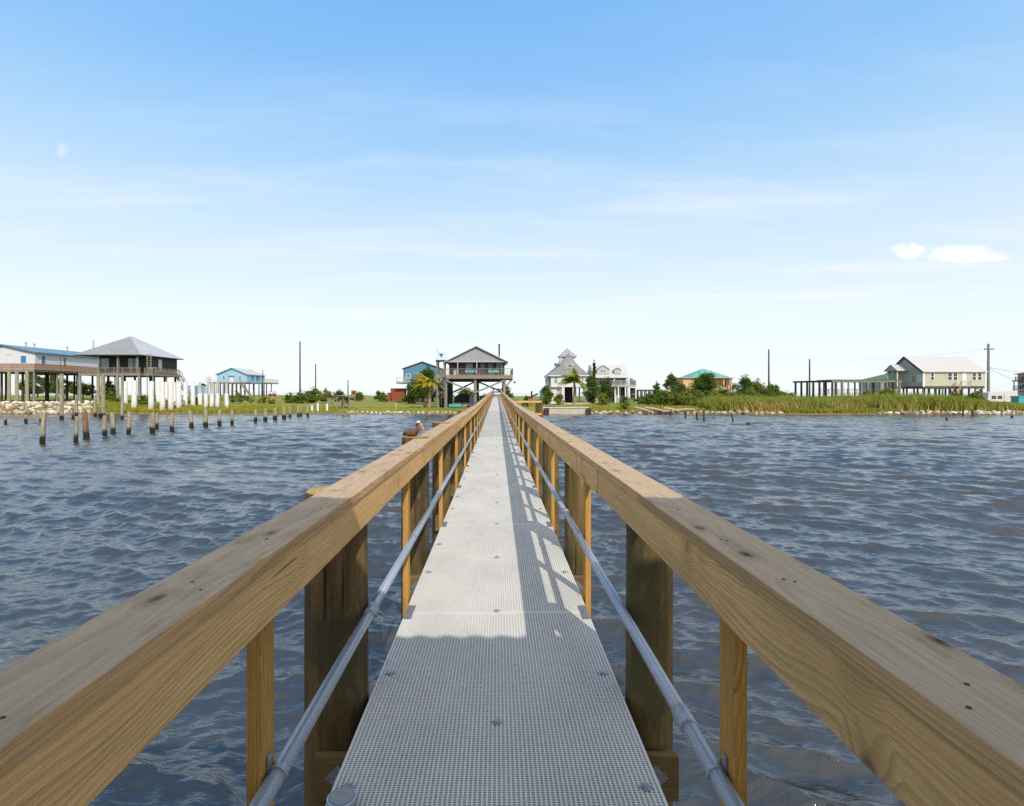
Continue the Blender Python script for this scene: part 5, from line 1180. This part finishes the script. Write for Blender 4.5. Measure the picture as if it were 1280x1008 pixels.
# ------------------------------------------------------------------ poles, pilings
def pole(px, yt, Y, r, label, cross=False):
    x = X_(px, Y); t = thing('utility_pole', base(x, Y), label, 'pole', 'utility poles'); mb = MB(); zt = Z_(yt, Y)
    mb.tube([(x, Y, ground(x, Y) - .5), (x, Y, zt)], [r * 1.25, r * .85], 10); mb.build('shaft', M['post_dark' if not cross else 'post_grey'], t)
    if cross:
        z = Z_(437, Y); mb = MB(); mb.box(x - 1.1, x + 1.1, Y - .25, Y - .12, z - .1, z + .1); c = mb.build('crossarm', M['post_grey'], t)
        for dx in (-1, -.5, .5, 1): mb = MB(); mb.tube([(x + dx, Y - .18, z + .1), (x + dx, Y - .18, z + .28)], [.05, .07], 8); mb.build('insulator', M['dark'], c)
        mb = MB(); mb.box(x - .5, x + .1, Y - .3, Y - .15, Z_(443.5, Y), Z_(442.8, Y)); mb.build('bracket', M['post_grey'], t)
    return x, zt
pole(375, 427, 150, .19, 'tallest bare utility pole left of the pier, above the bushes')
pole(394.5, 455, 190, .19, 'middle height bare pole just right of the tallest left pole')
pole(435, 475, 190, .17, 'short leaning bare pole beside the orange excavator')
pole(961, 437, 150, .20, 'tall bare utility pole rising from the trees right of the peach house')
pole(1012, 449, 170, .22, 'bare utility pole behind the left end of the platform frame')
xp, zp = pole(1235.5, 430, 118, .24, 'utility pole with crossarm at the right end of the yellow house', True)
pole(328.5, 463, 196, .15, 'short grey pole in front of the light blue house')
mb = MB()
for a, b, sag in (((xp, 118, Z_(459, 118)), (X_(1285, 135), 135, Z_(465.5, 135)), .3), ((xp, 118, Z_(459.5, 118)), (X_(1274, 135), 135, Z_(477, 135)), .3)):
    pts = [Vector(a).lerp(Vector(b), i / 8) - Vector((0, 0, sag * 4 * (i / 8) * (1 - i / 8))) for i in range(9)]; mb.tube(pts, .03, 6)
tag(mb.build('power_line', M['dark'], None, centre=(xp, 118, zp - 5)), 'pair of service wires running from the crossarm pole to the edge house', 'wire')

def wire(pts, label):
    mb = MB()
    for a, b in zip(pts[:-1], pts[1:]):
        a, b = Vector(a), Vector(b); mb.tube([a.lerp(b, i / 12) - Vector((0, 0, 4 * (i / 12) * (1 - i / 12) * (b - a).length * .012)) for i in range(13)], .012, 5)
    tag(mb.build('power_line', M['dark'], None, centre=pts[0]), label, 'wire')
wire([P(961, 441, 150), P(1012, 452, 170), P(1234, 437, 118)], 'thin sagging wire strung between the three right hand utility poles')
def piling(name, px, yt, yb, wpx, Y, m, lean=0.0, zb=None):
    x = X_(px, Y); zt = Z_(yt, Y); r = max(.06, wpx / F * Y / 2); z0 = -3.2 if zb is None else zb
    rng = random.Random(int(px * 10)); mb = MB(); n = 10; k = zt - z0
    pts = [(x - lean * (1 - i / 4), Y, z0 + k * i / 4) for i in range(5)]
    mb.tube(pts, [r * 1.06, r * 1.03, r, r * .97, r * (.8 if name == 'broken_piling' else .93)], n)
    if name == 'broken_piling':                                  # ragged top
        for i in range(4 * n, 5 * n): v = mb.v[i]; mb.v[i] = (v[0], v[1], v[2] + rng.uniform(-.12, .06))
    return mb, Vector((x, Y, WATER if zb is None else ground(x, Y)))
wh = [(156.8, 477.2, 507.8, 5, 0), (168, 476, 512.5, 5.5, 0), (189.5, 477, 516.5, 5.8, 0), (198, 478, 502, 4.6, 0), (202.8, 477.5, 518, 5.5, 0), (208, 478, 500.5, 4.2, 0), (213.6, 478, 515.5, 5.5, 0), (217.4, 478, 503, 4, 0),
      (223.3, 477.5, 513.8, 5.8, 0), (232.2, 478, 510.6, 5, 0), (240.8, 477.6, 509, 4.6, 0), (249.8, 477.7, 509.3, 4.6, 492), (257.4, 483.8, 511.6, 4.4, 492.5), (265, 478.3, 512.8, 4.6, 492.5), (272, 478.3, 512.5, 4.4, 492.3), (283, 479.4, 511.7, 4.3, 492)]
for i, (px, yt, yb, wd, sl) in enumerate(wh):
    Y = {True: 89.5, False: 92}[yb > 514] if yb > 511 else (96 if yb > 506 else 104); zb = ground(X_(px, Y), Y) - .6
    t = thing('sleeved_piling', (X_(px, Y), Y, ground(X_(px, Y), Y)), ORD[i] + ' from the left of the white sleeved pilings' + (', with bare grey wood on top' if sl else ', white to the top'), 'piling', 'white sleeved pilings on the left bank')
    ln = random.uniform(-.14, .14); mb, _ = piling('sleeved_piling', px, sl if sl else yt, yb, wd * 1.1, Y, 'pvc', ln, zb); mb.build('sleeve', M['pvc'], t, smooth=False)
    mb, _ = piling('sleeved_piling', px, yt - (0 if sl else .35), yb, wd * .82, Y, 'post_grey', ln, zb); mb.build('core', M['pale_post'], t)
tall = [(11.3, 462.8, 504, 4, 100), (21, 463.8, 502, 4.2, 98), (33.8, 463, 502, 4.2, 99), (77, 467.5, 525, 4.6, 70), (95.6, 493.8, 520, 3.6, 80), (119, 493.8, 520, 3.6, 80), (122.8, 467.5, 505, 4, 97), (128.8, 468.4, 521, 5, 77), (152.8, 468, 524.5, 3.6, 71)]
for i, (px, yt, yb, wd, Y) in enumerate(tall):
    mb, b = piling('dock_piling', px, yt, yb, wd, Y, 'old_pile'); o = mb.build('dock_piling', M['old_pile'], None, centre=b)
    tag(o, ORD[i] + ' from the left of the tall grey pilings before the left houses', 'piling', 'tall grey pilings at the left shore')
stubs = [(7, 518, 531, 3, 0, 0), (32.3, 519, 529.4, 3.4, 0, 0), (51, 515, 529, 3.2, 0, 0), (55.6, 516, 553.8, 6, .25, 0), (91.3, 510.6, 523.8, 3, 0, 1), (95.8, 520.5, 552.8, 5, .1, 0), (105.6, 515, 548, 7, -.25, 1), (124.7, 510.6, 522, 3, 0, 1), (130.7, 520, 546, 5.6, 0, 0),
         (140, 516, 542.5, 5.4, -.2, 0), (161.6, 515, 543.4, 5, .1, 0), (191.3, 516, 541.6, 6, .1, 0), (195.2, 517, 536, 4.6, -.1, 0), (215, 517, 539.7, 5, 0, 0), (237.4, 513.5, 535, 5, -.3, 0), (257, 511.6, 534, 5.6, 0, 0), (274.4, 513.4, 532, 4.8, 0, 0),
         (290.3, 513.4, 531, 4, .05, 0), (319.4, 512.5, 527.5, 4, 0, 0), (331.6, 511, 526.6, 5, 0, 0), (343.8, 510.6, 525, 5, 0, 0), (355, 508.8, 523.8, 5, 0, 0), (362.5, 509, 522, 3.4, 0, 0), (372.8, 508.4, 521, 3, 0, 0), (376.2, 508.4, 520.5, 2.6, 0, 0), (384.6, 507, 521, 3, 0, 0)]
for i, (px, yt, yb, wd, ln, red) in enumerate(stubs):
    Y = min(84.5, (CAMZ - WATER) * F / (yb - CY)); mb, b = piling('broken_piling', px, yt, yb, wd, Y, 'old_pile', ln)
    o = mb.build('broken_piling', M['old_pile_red' if red else 'old_pile'], None, centre=b)
    tag(o, (ORD[i] + ' from the left of the broken pilings in the left water' + (', rust red' if red else ', leaning' if abs(ln) > .15 else '')), 'piling', 'broken pilings standing in the left water')
for i, (px, yt, yb) in enumerate(((390, 506.5, 514), (397.2, 504, 514), (408.8, 504.6, 517))):
    Y = 89.0; mb, b = piling('bank_stake', px, yt, yb, 2.6, Y, 'post_grey', 0, ground(X_(px, Y), Y) - .5); o = mb.build('bank_stake', M['trim'], None, centre=b)
    tag(o, ('leftmost', 'middle', 'rightmost')[i] + ' of three whitish stakes on the bank left of the dock hut', 'stake', 'whitish stakes on the bank')
rs = [(838.8, 512.5, 519.5, 2, .5), (857, 514.4, 522, 2.2, 0), (871, 516, 523.8, 2.6, 0), (880, 514, 525.6, 2.4, 0), (914, 518, 526.6, 2.2, -.6), (935.3, 528, 531, 4.5, 0), (1183.4, 522.6, 526, 2.6, 0), (1204, 511.6, 520, 2, 0), (1216, 511.5, 520.5, 2, .1), (1265, 519.5, 523, 3, 0)]
for i, (px, yt, yb, wd, ln) in enumerate(rs):
    Y = min(82.5, (CAMZ - WATER) * F / (yb - CY)); mb, b = piling('snag', px, yt, yb, wd, Y, 'old_pile', ln); o = mb.build('broken_stake', M['post_dark'], None, centre=b)
    tag(o, ORD[i] + ' from the left of the dark snags in the water along the right shore' + (', leaning' if abs(ln) > .3 else ''), 'stake', 'dark snags along the right shore')
# ------------------------------------------------------------------ plants and rocks
def leaf_quads(mb, c, n, rad, size, rng, shell=0.55, flat=1.0):
    for _ in range(n):
        d = Vector((rng.gauss(0, 1), rng.gauss(0, 1), rng.gauss(0, 1))).normalized()
        p = Vector(c) + Vector((d.x * rad[0], d.y * rad[1], d.z * rad[2])) * (shell + (1 - shell) * rng.random()) * rng.uniform(.8, 1.12)
        s = size * rng.uniform(.6, 1.35)
        a = Vector((rng.gauss(0, 1), rng.gauss(0, 1), rng.gauss(0, .7))).normalized(); b = a.cross(Vector((rng.gauss(0, 1), rng.gauss(0, 1), rng.gauss(0, 1)))).normalized()
        mb.add([p - a * s, p + b * s * .42, p + a * s, p - b * s * .42], [(0, 1, 2, 3)])
def bush(px, yt, w, Y, m, label, name='bush', cat='bush', group=None, dens=1.0, seed=None, yb=None, tree=False, cone=False, leaf=.2):
    rng = random.Random(seed if seed is not None else int(px * 7)); x = X_(px, Y); b = base(x, Y); zt = Z_(yt, Y); h = zt - b.z; W = w / F * Y
    t = thing(name, b, label, cat, group); z0 = b.z + (h * .15 if tree else h * .02)
    cr = MB(); tr = MB(); H = zt - z0
    n = 30 if tree else 24
    area = W * H; per = max(14, int(area * 170 * dens / n))
    for i in range(n):
        f = rng.random(); 
        if cone: f = i / n; rr = W / 2 * (1 - f) ** .8 * .8
        else: rr = W / 2 * (math.sin(math.pi * min(1, .18 + f * .8)) ** .7)
        a = rng.uniform(0, 2 * math.pi); q = math.sqrt(rng.random()) * max(0.05, rr * .85)
        br = (min(W, H) * (.27 if not cone else .2)) * rng.uniform(.55, 1.1) * (1 - .35 * f)
        c = Vector((x + math.cos(a) * q, Y + math.sin(a) * q * .8, z0 + br * .6 + (H - br * 1.4) * f))
        leaf_quads(cr, c, per, (br * 1.15, br * 1.1, br * .85), leaf * (.95 + .3 * (Y / 100 - 1)), rng)
        if i % 2 == 0: tr.tube([(x, Y, b.z + h * .15), ((x + c.x) / 2 + rng.uniform(-.1, .1), (Y + c.y) / 2, (b.z + h * .2 + c.z) / 2 + .1), c], [max(.03, h * .014), .03, .012], 5)
    # stray sprigs give an uneven outline
    for i in range(24):
        a = rng.uniform(0, 2 * math.pi); f = rng.uniform(.25, 1.04); rr = W / 2 * (math.sin(math.pi * min(1, .18 + f * .8)) ** .7) * (1 - f if cone else 1)
        leaf_quads(cr, (x + math.cos(a) * rr * 1.08, Y + math.sin(a) * rr * .8, z0 + H * f), max(5, per // 9), (W * .05 + .08, W * .05 + .08, H * .10 + .1), leaf * .8, rng)
    tr.tube([(x, Y, b.z - .3), (x + rng.uniform(-.1, .1), Y, b.z + h * (.4 if tree else .22))], [max(.05, h * .035), max(.035, h * .022)], 7)
    tr.build('trunk', M['bark'], t, fix=False); cr.build('crown', M[m], t, fix=False); return t
B = [
 # px, top y, width px, depth, material, label, options
 (47, 470, 46, 160, 'leaf_dark', 'dark tree behind the stilts of the white house, leftmost of the three', dict(tree=True, group='trees behind the left stilt houses')),
 (76, 474, 44, 155, 'leaf_dark', 'dark tree behind the stilts where the white house meets the black house', dict(tree=True, group='trees behind the left stilt houses')),
 (104, 478, 34, 150, 'leaf', 'mid green tree seen between the stilts of the black house', dict(tree=True, group='trees behind the left stilt houses')),
 (136, 477, 20, 112, 'leaf_yellow', 'yellow green tall bush under the porch of the black house', {}),
 (118, 499, 34, 100, 'leaf_yellow', 'low yellow bush before the black house beside the riprap', {}),
 (146, 498, 26, 98, 'leaf', 'rounded green bush in front of the first white pilings', {}),
 (181, 494, 26, 99, 'leaf', 'rounded green bush behind the third white piling', {}),
 (207, 499, 22, 97, 'leaf_yellow', 'small yellow green bush among the middle white pilings', {}),
 (246, 498, 26, 101, 'leaf', 'green bush among the right hand white pilings', {}),
 (300, 493.5, 44, 118, 'leaf', 'wide olive bush below the stilts of the light blue house', {}),
 (330, 496, 40, 112, 'leaf_yellow', 'wide yellow green bush right of the last white piling', {}),
 (362, 491, 18, 122, 'leaf', 'small green bush left of the tallest bare pole', {}),
 (375, 488.5, 20, 120, 'leaf', 'green bush at the foot of the tallest bare pole', {}),
 (392, 485, 26, 121, 'leaf', 'largest green bush below the middle bare pole', {}),
 (408, 486, 20, 119, 'leaf_yellow', 'yellow green bush right below the middle bare pole', {}),
 (424, 488, 16, 135, 'leaf_dark', 'dark small bush between the middle pole and the excavator', {}),
 (449, 490, 12, 140, 'leaf', 'narrow bush right beside the orange excavator', {}),
 (474, 488.5, 12, 135, 'leaf', 'small leafy shrub standing left of the rust red skip', {}),
 (480, 491, 12, 133, 'leaf_yellow', 'low yellow shrub nearest the rust red skip', {}),
 (535, 461, 46, 114, 'leaf_dark', 'big dark green tree behind the golden palm', dict(name='tree', cat='tree', tree=True, dens=1.25)),
 (512, 491, 20, 118, 'leaf', 'green bush at the foot of the dusky blue house', {}),
 (583, 485, 32, 130, 'leaf', 'green tree seen through the stilts of the grey house', dict(name='tree', cat='tree', tree=True)),
 (607, 493.5, 24, 112, 'leaf_yellow', 'low yellow green bush between grey house stilts and the pier', {}),
 (634, 483, 14, 112, 'leaf_dark', 'dark round bush just right of the pier gate', {}),
 (658, 496, 10, 100, 'leaf_dark', 'tiny dark bush left of the orange crate', {}),
 (683, 483, 16, 110, 'leaf', 'bushy green shrub before the small white shed', {}),
 (699, 492, 14, 109, 'leaf_yellow', 'low yellowish shrub at the left front of the tower house', {}),
 (742.5, 452, 11, 120, 'leaf_dark', 'narrow dark conifer between tower house and dormer house', dict(name='tree', cat='tree', cone=True, dens=1.6)),
 (738, 467, 18, 116, 'leaf_dark', 'dark green tree against the right wall of the tower house', dict(name='tree', cat='tree')),
 (757, 473, 26, 112, 'leaf_dark', 'spreading dark palmetto in front of the dormer house', {}),
 (753, 491, 14, 106, 'leaf_yellow', 'small pale yellow shrub under the dark palmetto', {}),
 (781, 495, 14, 90, 'leaf', 'wispy green shrub on the bank right of the bulkhead', dict(dens=.6)),
 (806, 495.5, 30, 112, 'leaf', 'low wide bush in front of the dark roofed shelter', {}),
 (821, 479, 15, 118, 'leaf', 'slender grey green shrub left of the bush mass', dict(dens=.6)),
 (839, 468.5, 20, 112, 'leaf_dark', 'tall dark bush left of the peach house', dict(tree=True)),
 (834, 488, 32, 103, 'leaf_yellow', 'yellow green rounded bush in front of the tall dark bush', {}),
 (852, 480, 22, 108, 'leaf_dark', 'dark bush before the left corner of the peach house', {}),
 (866, 485, 28, 104, 'leaf', 'mid green bush below the peach porch', {}),
 (883, 465.5, 38, 110, 'leaf_dark', 'largest dark tree in front of the peach house', dict(name='tree', cat='tree', tree=True, dens=1.3)),
 (905, 486, 24, 106, 'leaf_dark', 'dark bush below the right end of the peach house', {}),
 (931, 471, 28, 112, 'leaf_dark', 'dark tree left of the yellow green tree, right of the peach house', dict(name='tree', cat='tree', tree=True, dens=1.2)),
 (947, 477, 30, 106, 'leaf_yellow', 'yellow green tree below the tall bare pole on the right', dict(name='tree', cat='tree')),
 (965, 480, 26, 108, 'leaf', 'mid green tree at the foot of the tall bare right pole', dict(name='tree', cat='tree')),
 (1110, 485, 26, 99, 'leaf', 'green bush under the right end of the platform frame', {}),
 (1085, 489, 18, 99, 'leaf_dark', 'small dark bush beneath the middle of the platform frame', {}),
 (1196, 491, 26, 100, 'leaf_dark', 'dark bush under the stairs of the yellow house', {}),
 (1216, 490, 24, 101, 'leaf', 'green bush under the right half of the yellow house', {}),
 (1224, 485.5, 10, 103, 'leaf', 'thin sapling at the right corner of the yellow house', dict(dens=.5)),
]
FILL = [(812, 492, 'leaf'), (826, 489, 'leaf_dark'), (846, 491, 'leaf'), (859, 489, 'leaf_yellow'), (874, 491, 'leaf'), (894, 489, 'leaf_yellow'), (912, 491, 'leaf'), (921, 489, 'leaf_dark'), (938, 488, 'leaf'), (956, 487, 'leaf_dark'), (976, 488, 'leaf'), (988, 491, 'leaf_yellow')]
for i, (px, yt, m) in enumerate(FILL):
    B.append((px, yt, 24, 101.5 + (i % 3), m, ORD[i] + ' from the left of the low bushes in the scrub right of the dormer house', dict(group='low scrub bushes right of the dormer house')))
for px, yt, wd, Y, m, lab, kw in B: bush(px, yt, wd, Y, m, lab, **kw)

def palm(px, yb, yt, ycrown, Y, m, label, spread, seed, n=18):
    rng = random.Random(seed); x = X_(px, Y); b = Vector((x, Y, ground(x, Y))); zt = Z_(yt, Y); t = thing('palm_tree', b, label, 'palm tree')
    L = (Z_(ycrown, Y) - zt) * 1.0; mb = MB(); pts = []
    for i in range(9): f = i / 8; pts.append((x + .12 * math.sin(f * 2.2), Y, b.z - .3 + (zt - b.z + .3) * f))
    mb.tube(pts, [.27 - .1 * i / 8 + (.03 if i % 2 else 0) for i in range(9)], 10); mb.build('trunk', M['palm_bark'], t)
    mb = MB(); top = Vector(pts[-1])
    for i in range(n):
        u = -1 + 2 * (i + .5) / n; az = rng.uniform(-1, 1); d0 = Vector((u * spread[0] + spread[1], az * .75, 1.15 - abs(u) * .75)).normalized()
        p = top.copy(); d = d0.copy(); seg = 11; l = L * rng.uniform(.8, 1.08); bend = rng.uniform(.07, .13) + (.05 if u > .4 else 0)
        for k in range(seg):
            q = p + d * l / seg; r = Vector((d.y, -d.x, 0)); r = r.normalized() if r.length > .05 else Vector((1, 0, 0))
            mb.bar(p, q, .035 * (1 - k / seg) + .012, .03)
            if k > 1:
                ll = l * .26 * math.sin(math.pi * min(1, .22 + .8 * k / seg)) + .1
                for s in (-1, 1):
                    for h in (0.15, 0.5, .85):
                        o = p.lerp(q, h); tip = o + (r * s * .8 + d * .75 + Vector((-.22, 0, -.38))).normalized() * ll * rng.uniform(.8, 1.15); wv = d * .085
                        mb.add([o - wv, o + wv, tip], [(0, 1, 2)])
            p = q; d = (d + Vector((-.045 * (1 if u < .5 else 1.3), 0, -bend * (1 + k * .12)))).normalized()
    mb.build('crown', M[m], t, fix=False)
    return t
palm(536.5, 511.5, 483, 457.5, 92.3, 'palm_gold', 'golden yellow palm tree on the lawn beside the grey stilt house', (0.72, -.34), 3, 30)
palm(717.3, 510, 479.5, 457.5, 95, 'palm_green', 'wind blown green palm tree in front of the tower house', (1.25, -.25), 8, 28)

def blades(name, label, m, n, xr, dfun, hfun, wd, seed, lean=.25, kind='stuff'):
    rng = random.Random(seed); mb = MB()
    for _ in range(n):
        x = rng.uniform(*xr); d = dfun(x, rng)
        if d is None: continue
        y = shore(x) + d; h = hfun(x, d, rng)
        if h <= .05: continue
        z = ground(x, y) - .05; a = rng.uniform(0, 6.28); w_ = wd * rng.uniform(.6, 1.4); c, s = math.cos(a) * w_, math.sin(a) * w_
        lx, ly = rng.gauss(-.1, lean) * h, rng.gauss(0, lean) * h
        m1 = (x + lx * .35, y + ly * .35, z + h * .6); tip = (x + lx, y + ly, z + h)
        mb.add([(x - c, y - s, z), (x + c, y + s, z), (m1[0] + c * .8, m1[1] + s * .8, m1[2]), (m1[0] - c * .8, m1[1] - s * .8, m1[2]), tip], [(0, 1, 2, 3), (3, 2, 4)])
    o = mb.build(name, M[m], None, centre=((xr[0] + xr[1]) / 2, 90, -1.4), fix=False); o['kind'] = kind; o['label'] = label; o['category'] = 'grass'; return o
def reed_h(x, d, rng):
    px = CX + x / 91 * F
    tab = [(875, 498), (900, 495.5), (930, 494.5), (960, 496), (990, 495), (1010, 496.5), (1040, 497), (1060, 494), (1090, 493.5), (1120, 492.5), (1150, 491.5), (1185, 494.5), (1215, 498.5), (1240, 501.5), (1262, 504.5), (1285, 505), (1400, 503)]
    for (a, ya), (b, yb) in zip(tab[:-1], tab[1:]):
        if a <= px < b: return max(.2, 1.06 * (Z_(ya + (yb - ya) * (px - a) / (b - a), 91) + 1.42) * rng.uniform(.62, 1.04) * (1 + .08 * math.sin(x * 1.7)))
    return 0
blades('reed_bed', 'tall green reed bed along the right hand shore', 'reed', 17000, (X_(888, 90), X_(1330, 90)), lambda x, r: r.uniform(2.2, 9), reed_h, .05, 1)
def straw_d(x, r):
    px = CX + x / 90 * F; k = max(math.exp(-((px - 958) / 32) ** 2) * 1.0, math.exp(-((px - 1052) / 22) ** 2) * .8, .12 * (px > 1080))
    return r.uniform(1.6, 4.5) if r.random() < k else None
blades('straw_reeds', 'dry straw coloured reeds in front of the green reed bed', 'reed_straw', 9000, (X_(890, 90), X_(1250, 90)), straw_d, lambda x, d, r: reed_h(x, d, r) * .8, .05, 2)
blades('marsh_grass', 'low yellow green marsh grass at the water edge of the right shore', 'marsh', 5000, (X_(975, 88), X_(1120, 88)), lambda x, r: r.uniform(.3, 2.6), lambda x, d, r: r.uniform(.35, .85), .05, 3)
blades('marsh_grass', 'yellow green marsh grass below the white pilings on the left bank', 'marsh', 12000, (X_(108, 89), X_(420, 89)), lambda x, r: .35 + 9 * r.random() ** 1.6, lambda x, d, r: r.uniform(.25, .65) * (1.25 if x < -35 else .8), .05, 4)
blades('lawn_grass', 'short ragged lawn grass left of the pier', 'marsh', 5000, (X_(420, 91), X_(612, 91)), lambda x, r: 1.3 + 10 * r.random() ** 1.8, lambda x, d, r: r.uniform(.1, .28), .05, 5)
blades('bank_grass', 'rough grass above the rocks between the bulkhead and the reeds', 'marsh', 8000, (X_(680, 89), X_(892, 89)), lambda x, r: 1.8 + 12 * r.random() ** 1.8, lambda x, d, r: r.uniform(.15, .5) * (1 if x > 16 else .5), .05, 6)

ROCKS = {}
def rock_mesh(k, m):
    if (k, m) not in ROCKS:
        rng = random.Random(k * 5 + 1); mb = MB(); mb.ball((0, 0, 0), (.5, .42, .34), 9, 6)
        pl = [Vector((rng.gauss(0, 1), rng.gauss(0, 1), rng.gauss(0, 1))).normalized() for _ in range(9)]; out = []
        for v in mb.v:
            q = Vector(v) * rng.uniform(.9, 1.12)
            for p in pl:
                e = q.dot(p) - .30
                if e > 0: q = q - p * e * .9
            out.append(tuple(q))
        mb.v = out; o = mb.build('rock', M[m], None, centre=(0, 0, 0)); ROCKS[(k, m)] = o; return o, True
    return ROCKS[(k, m)], False
def rocks(xr, rows, label, group, mats, seed, step=.7, size=(.45, .95), zoff=0.0):
    rng = random.Random(seed)
    for d in rows:
        x = xr[0] + rng.uniform(0, step)
        while x < xr[1]:
            y = shore(x) + d + rng.uniform(-.25, .25); s = rng.uniform(*size) * (1.25 if rng.random() < .15 else 1)
            o, new = rock_mesh(rng.randrange(7), rng.choice(mats))
            if not new: o = o.copy(); COL.objects.link(o)
            o.location = (x, y, ground(x, y) + s * .12 + zoff); o.scale = (s * rng.uniform(1, 1.5), s, s * rng.uniform(.7, 1.1)); o.rotation_euler = (rng.uniform(-.5, .5), rng.uniform(-.5, .5), rng.uniform(0, 6.28))
            tag(o, label, 'rock', group); x += step * rng.uniform(.75, 1.3) * (s / .7) ** .5
rocks((-85, -65.0), (0.0, .7, 1.4, 2.1, 2.9), 'pale broken rock in the riprap bank below the white stilt house', 'riprap rocks below the white stilt house', ['rock', 'rock', 'rock_brown', 'rock_white'], 1, .78, (.55, 1.05))
rocks((-83, -66.5), (3.6,), 'white broken rock along the top of the riprap below the white stilt house', 'top riprap rocks below the white stilt house', ['rock_white'], 9, .95, (.7, 1.25), .12)
rocks((X_(432, 88), X_(598, 88)), (.2, .8), 'small pale rock along the lawn edge left of the pier', 'rocks along the lawn edge', ['rock', 'rock_white', 'rock'], 2, .85, (.3, .62))
rocks((X_(738, 87), X_(975, 87)), (0.0, .8), 'brownish rock along the shore between the bulkhead and the reeds', 'rocks between the bulkhead and the reeds', ['rock', 'rock_brown', 'rock'], 3, 1.0, (.5, .9))
rocks((X_(1098, 86), X_(1290, 86)), (0.0, .7, 1.4), 'pale rock in the riprap bank below the yellow stilt house', 'riprap rocks below the yellow stilt house', ['rock', 'rock', 'rock_white', 'rock_brown'], 4, .82, (.45, .9))
LG = [((793, 509.5), (812, 514.5), 'longest bleached log sloping to the water right of the bulkhead'), ((806, 510), (828, 513.5), 'bleached log lying second from the bulkhead'), ((812, 515.3), (842, 514), 'low bleached log at the water edge'), ((830, 510.5), (850, 514), 'bleached log nearest the yellow green bush'), ((846, 513), (868, 512), 'rightmost bleached log on the rocks')]
for a, b, lab in LG:
    Y = 86.4; mb = MB(); mb.tube([P(*a, Y + .7), (P(*a, Y + .7) + P(*b, Y)) / 2 + Vector((0, 0, .05)), P(*b, Y)], [.19, .22, .16], 8)
    tag(mb.build('driftwood_log', M['log'], None, centre=(P(*a, Y) + P(*b, Y)) / 2), lab, 'log', 'driftwood logs on the right shore')
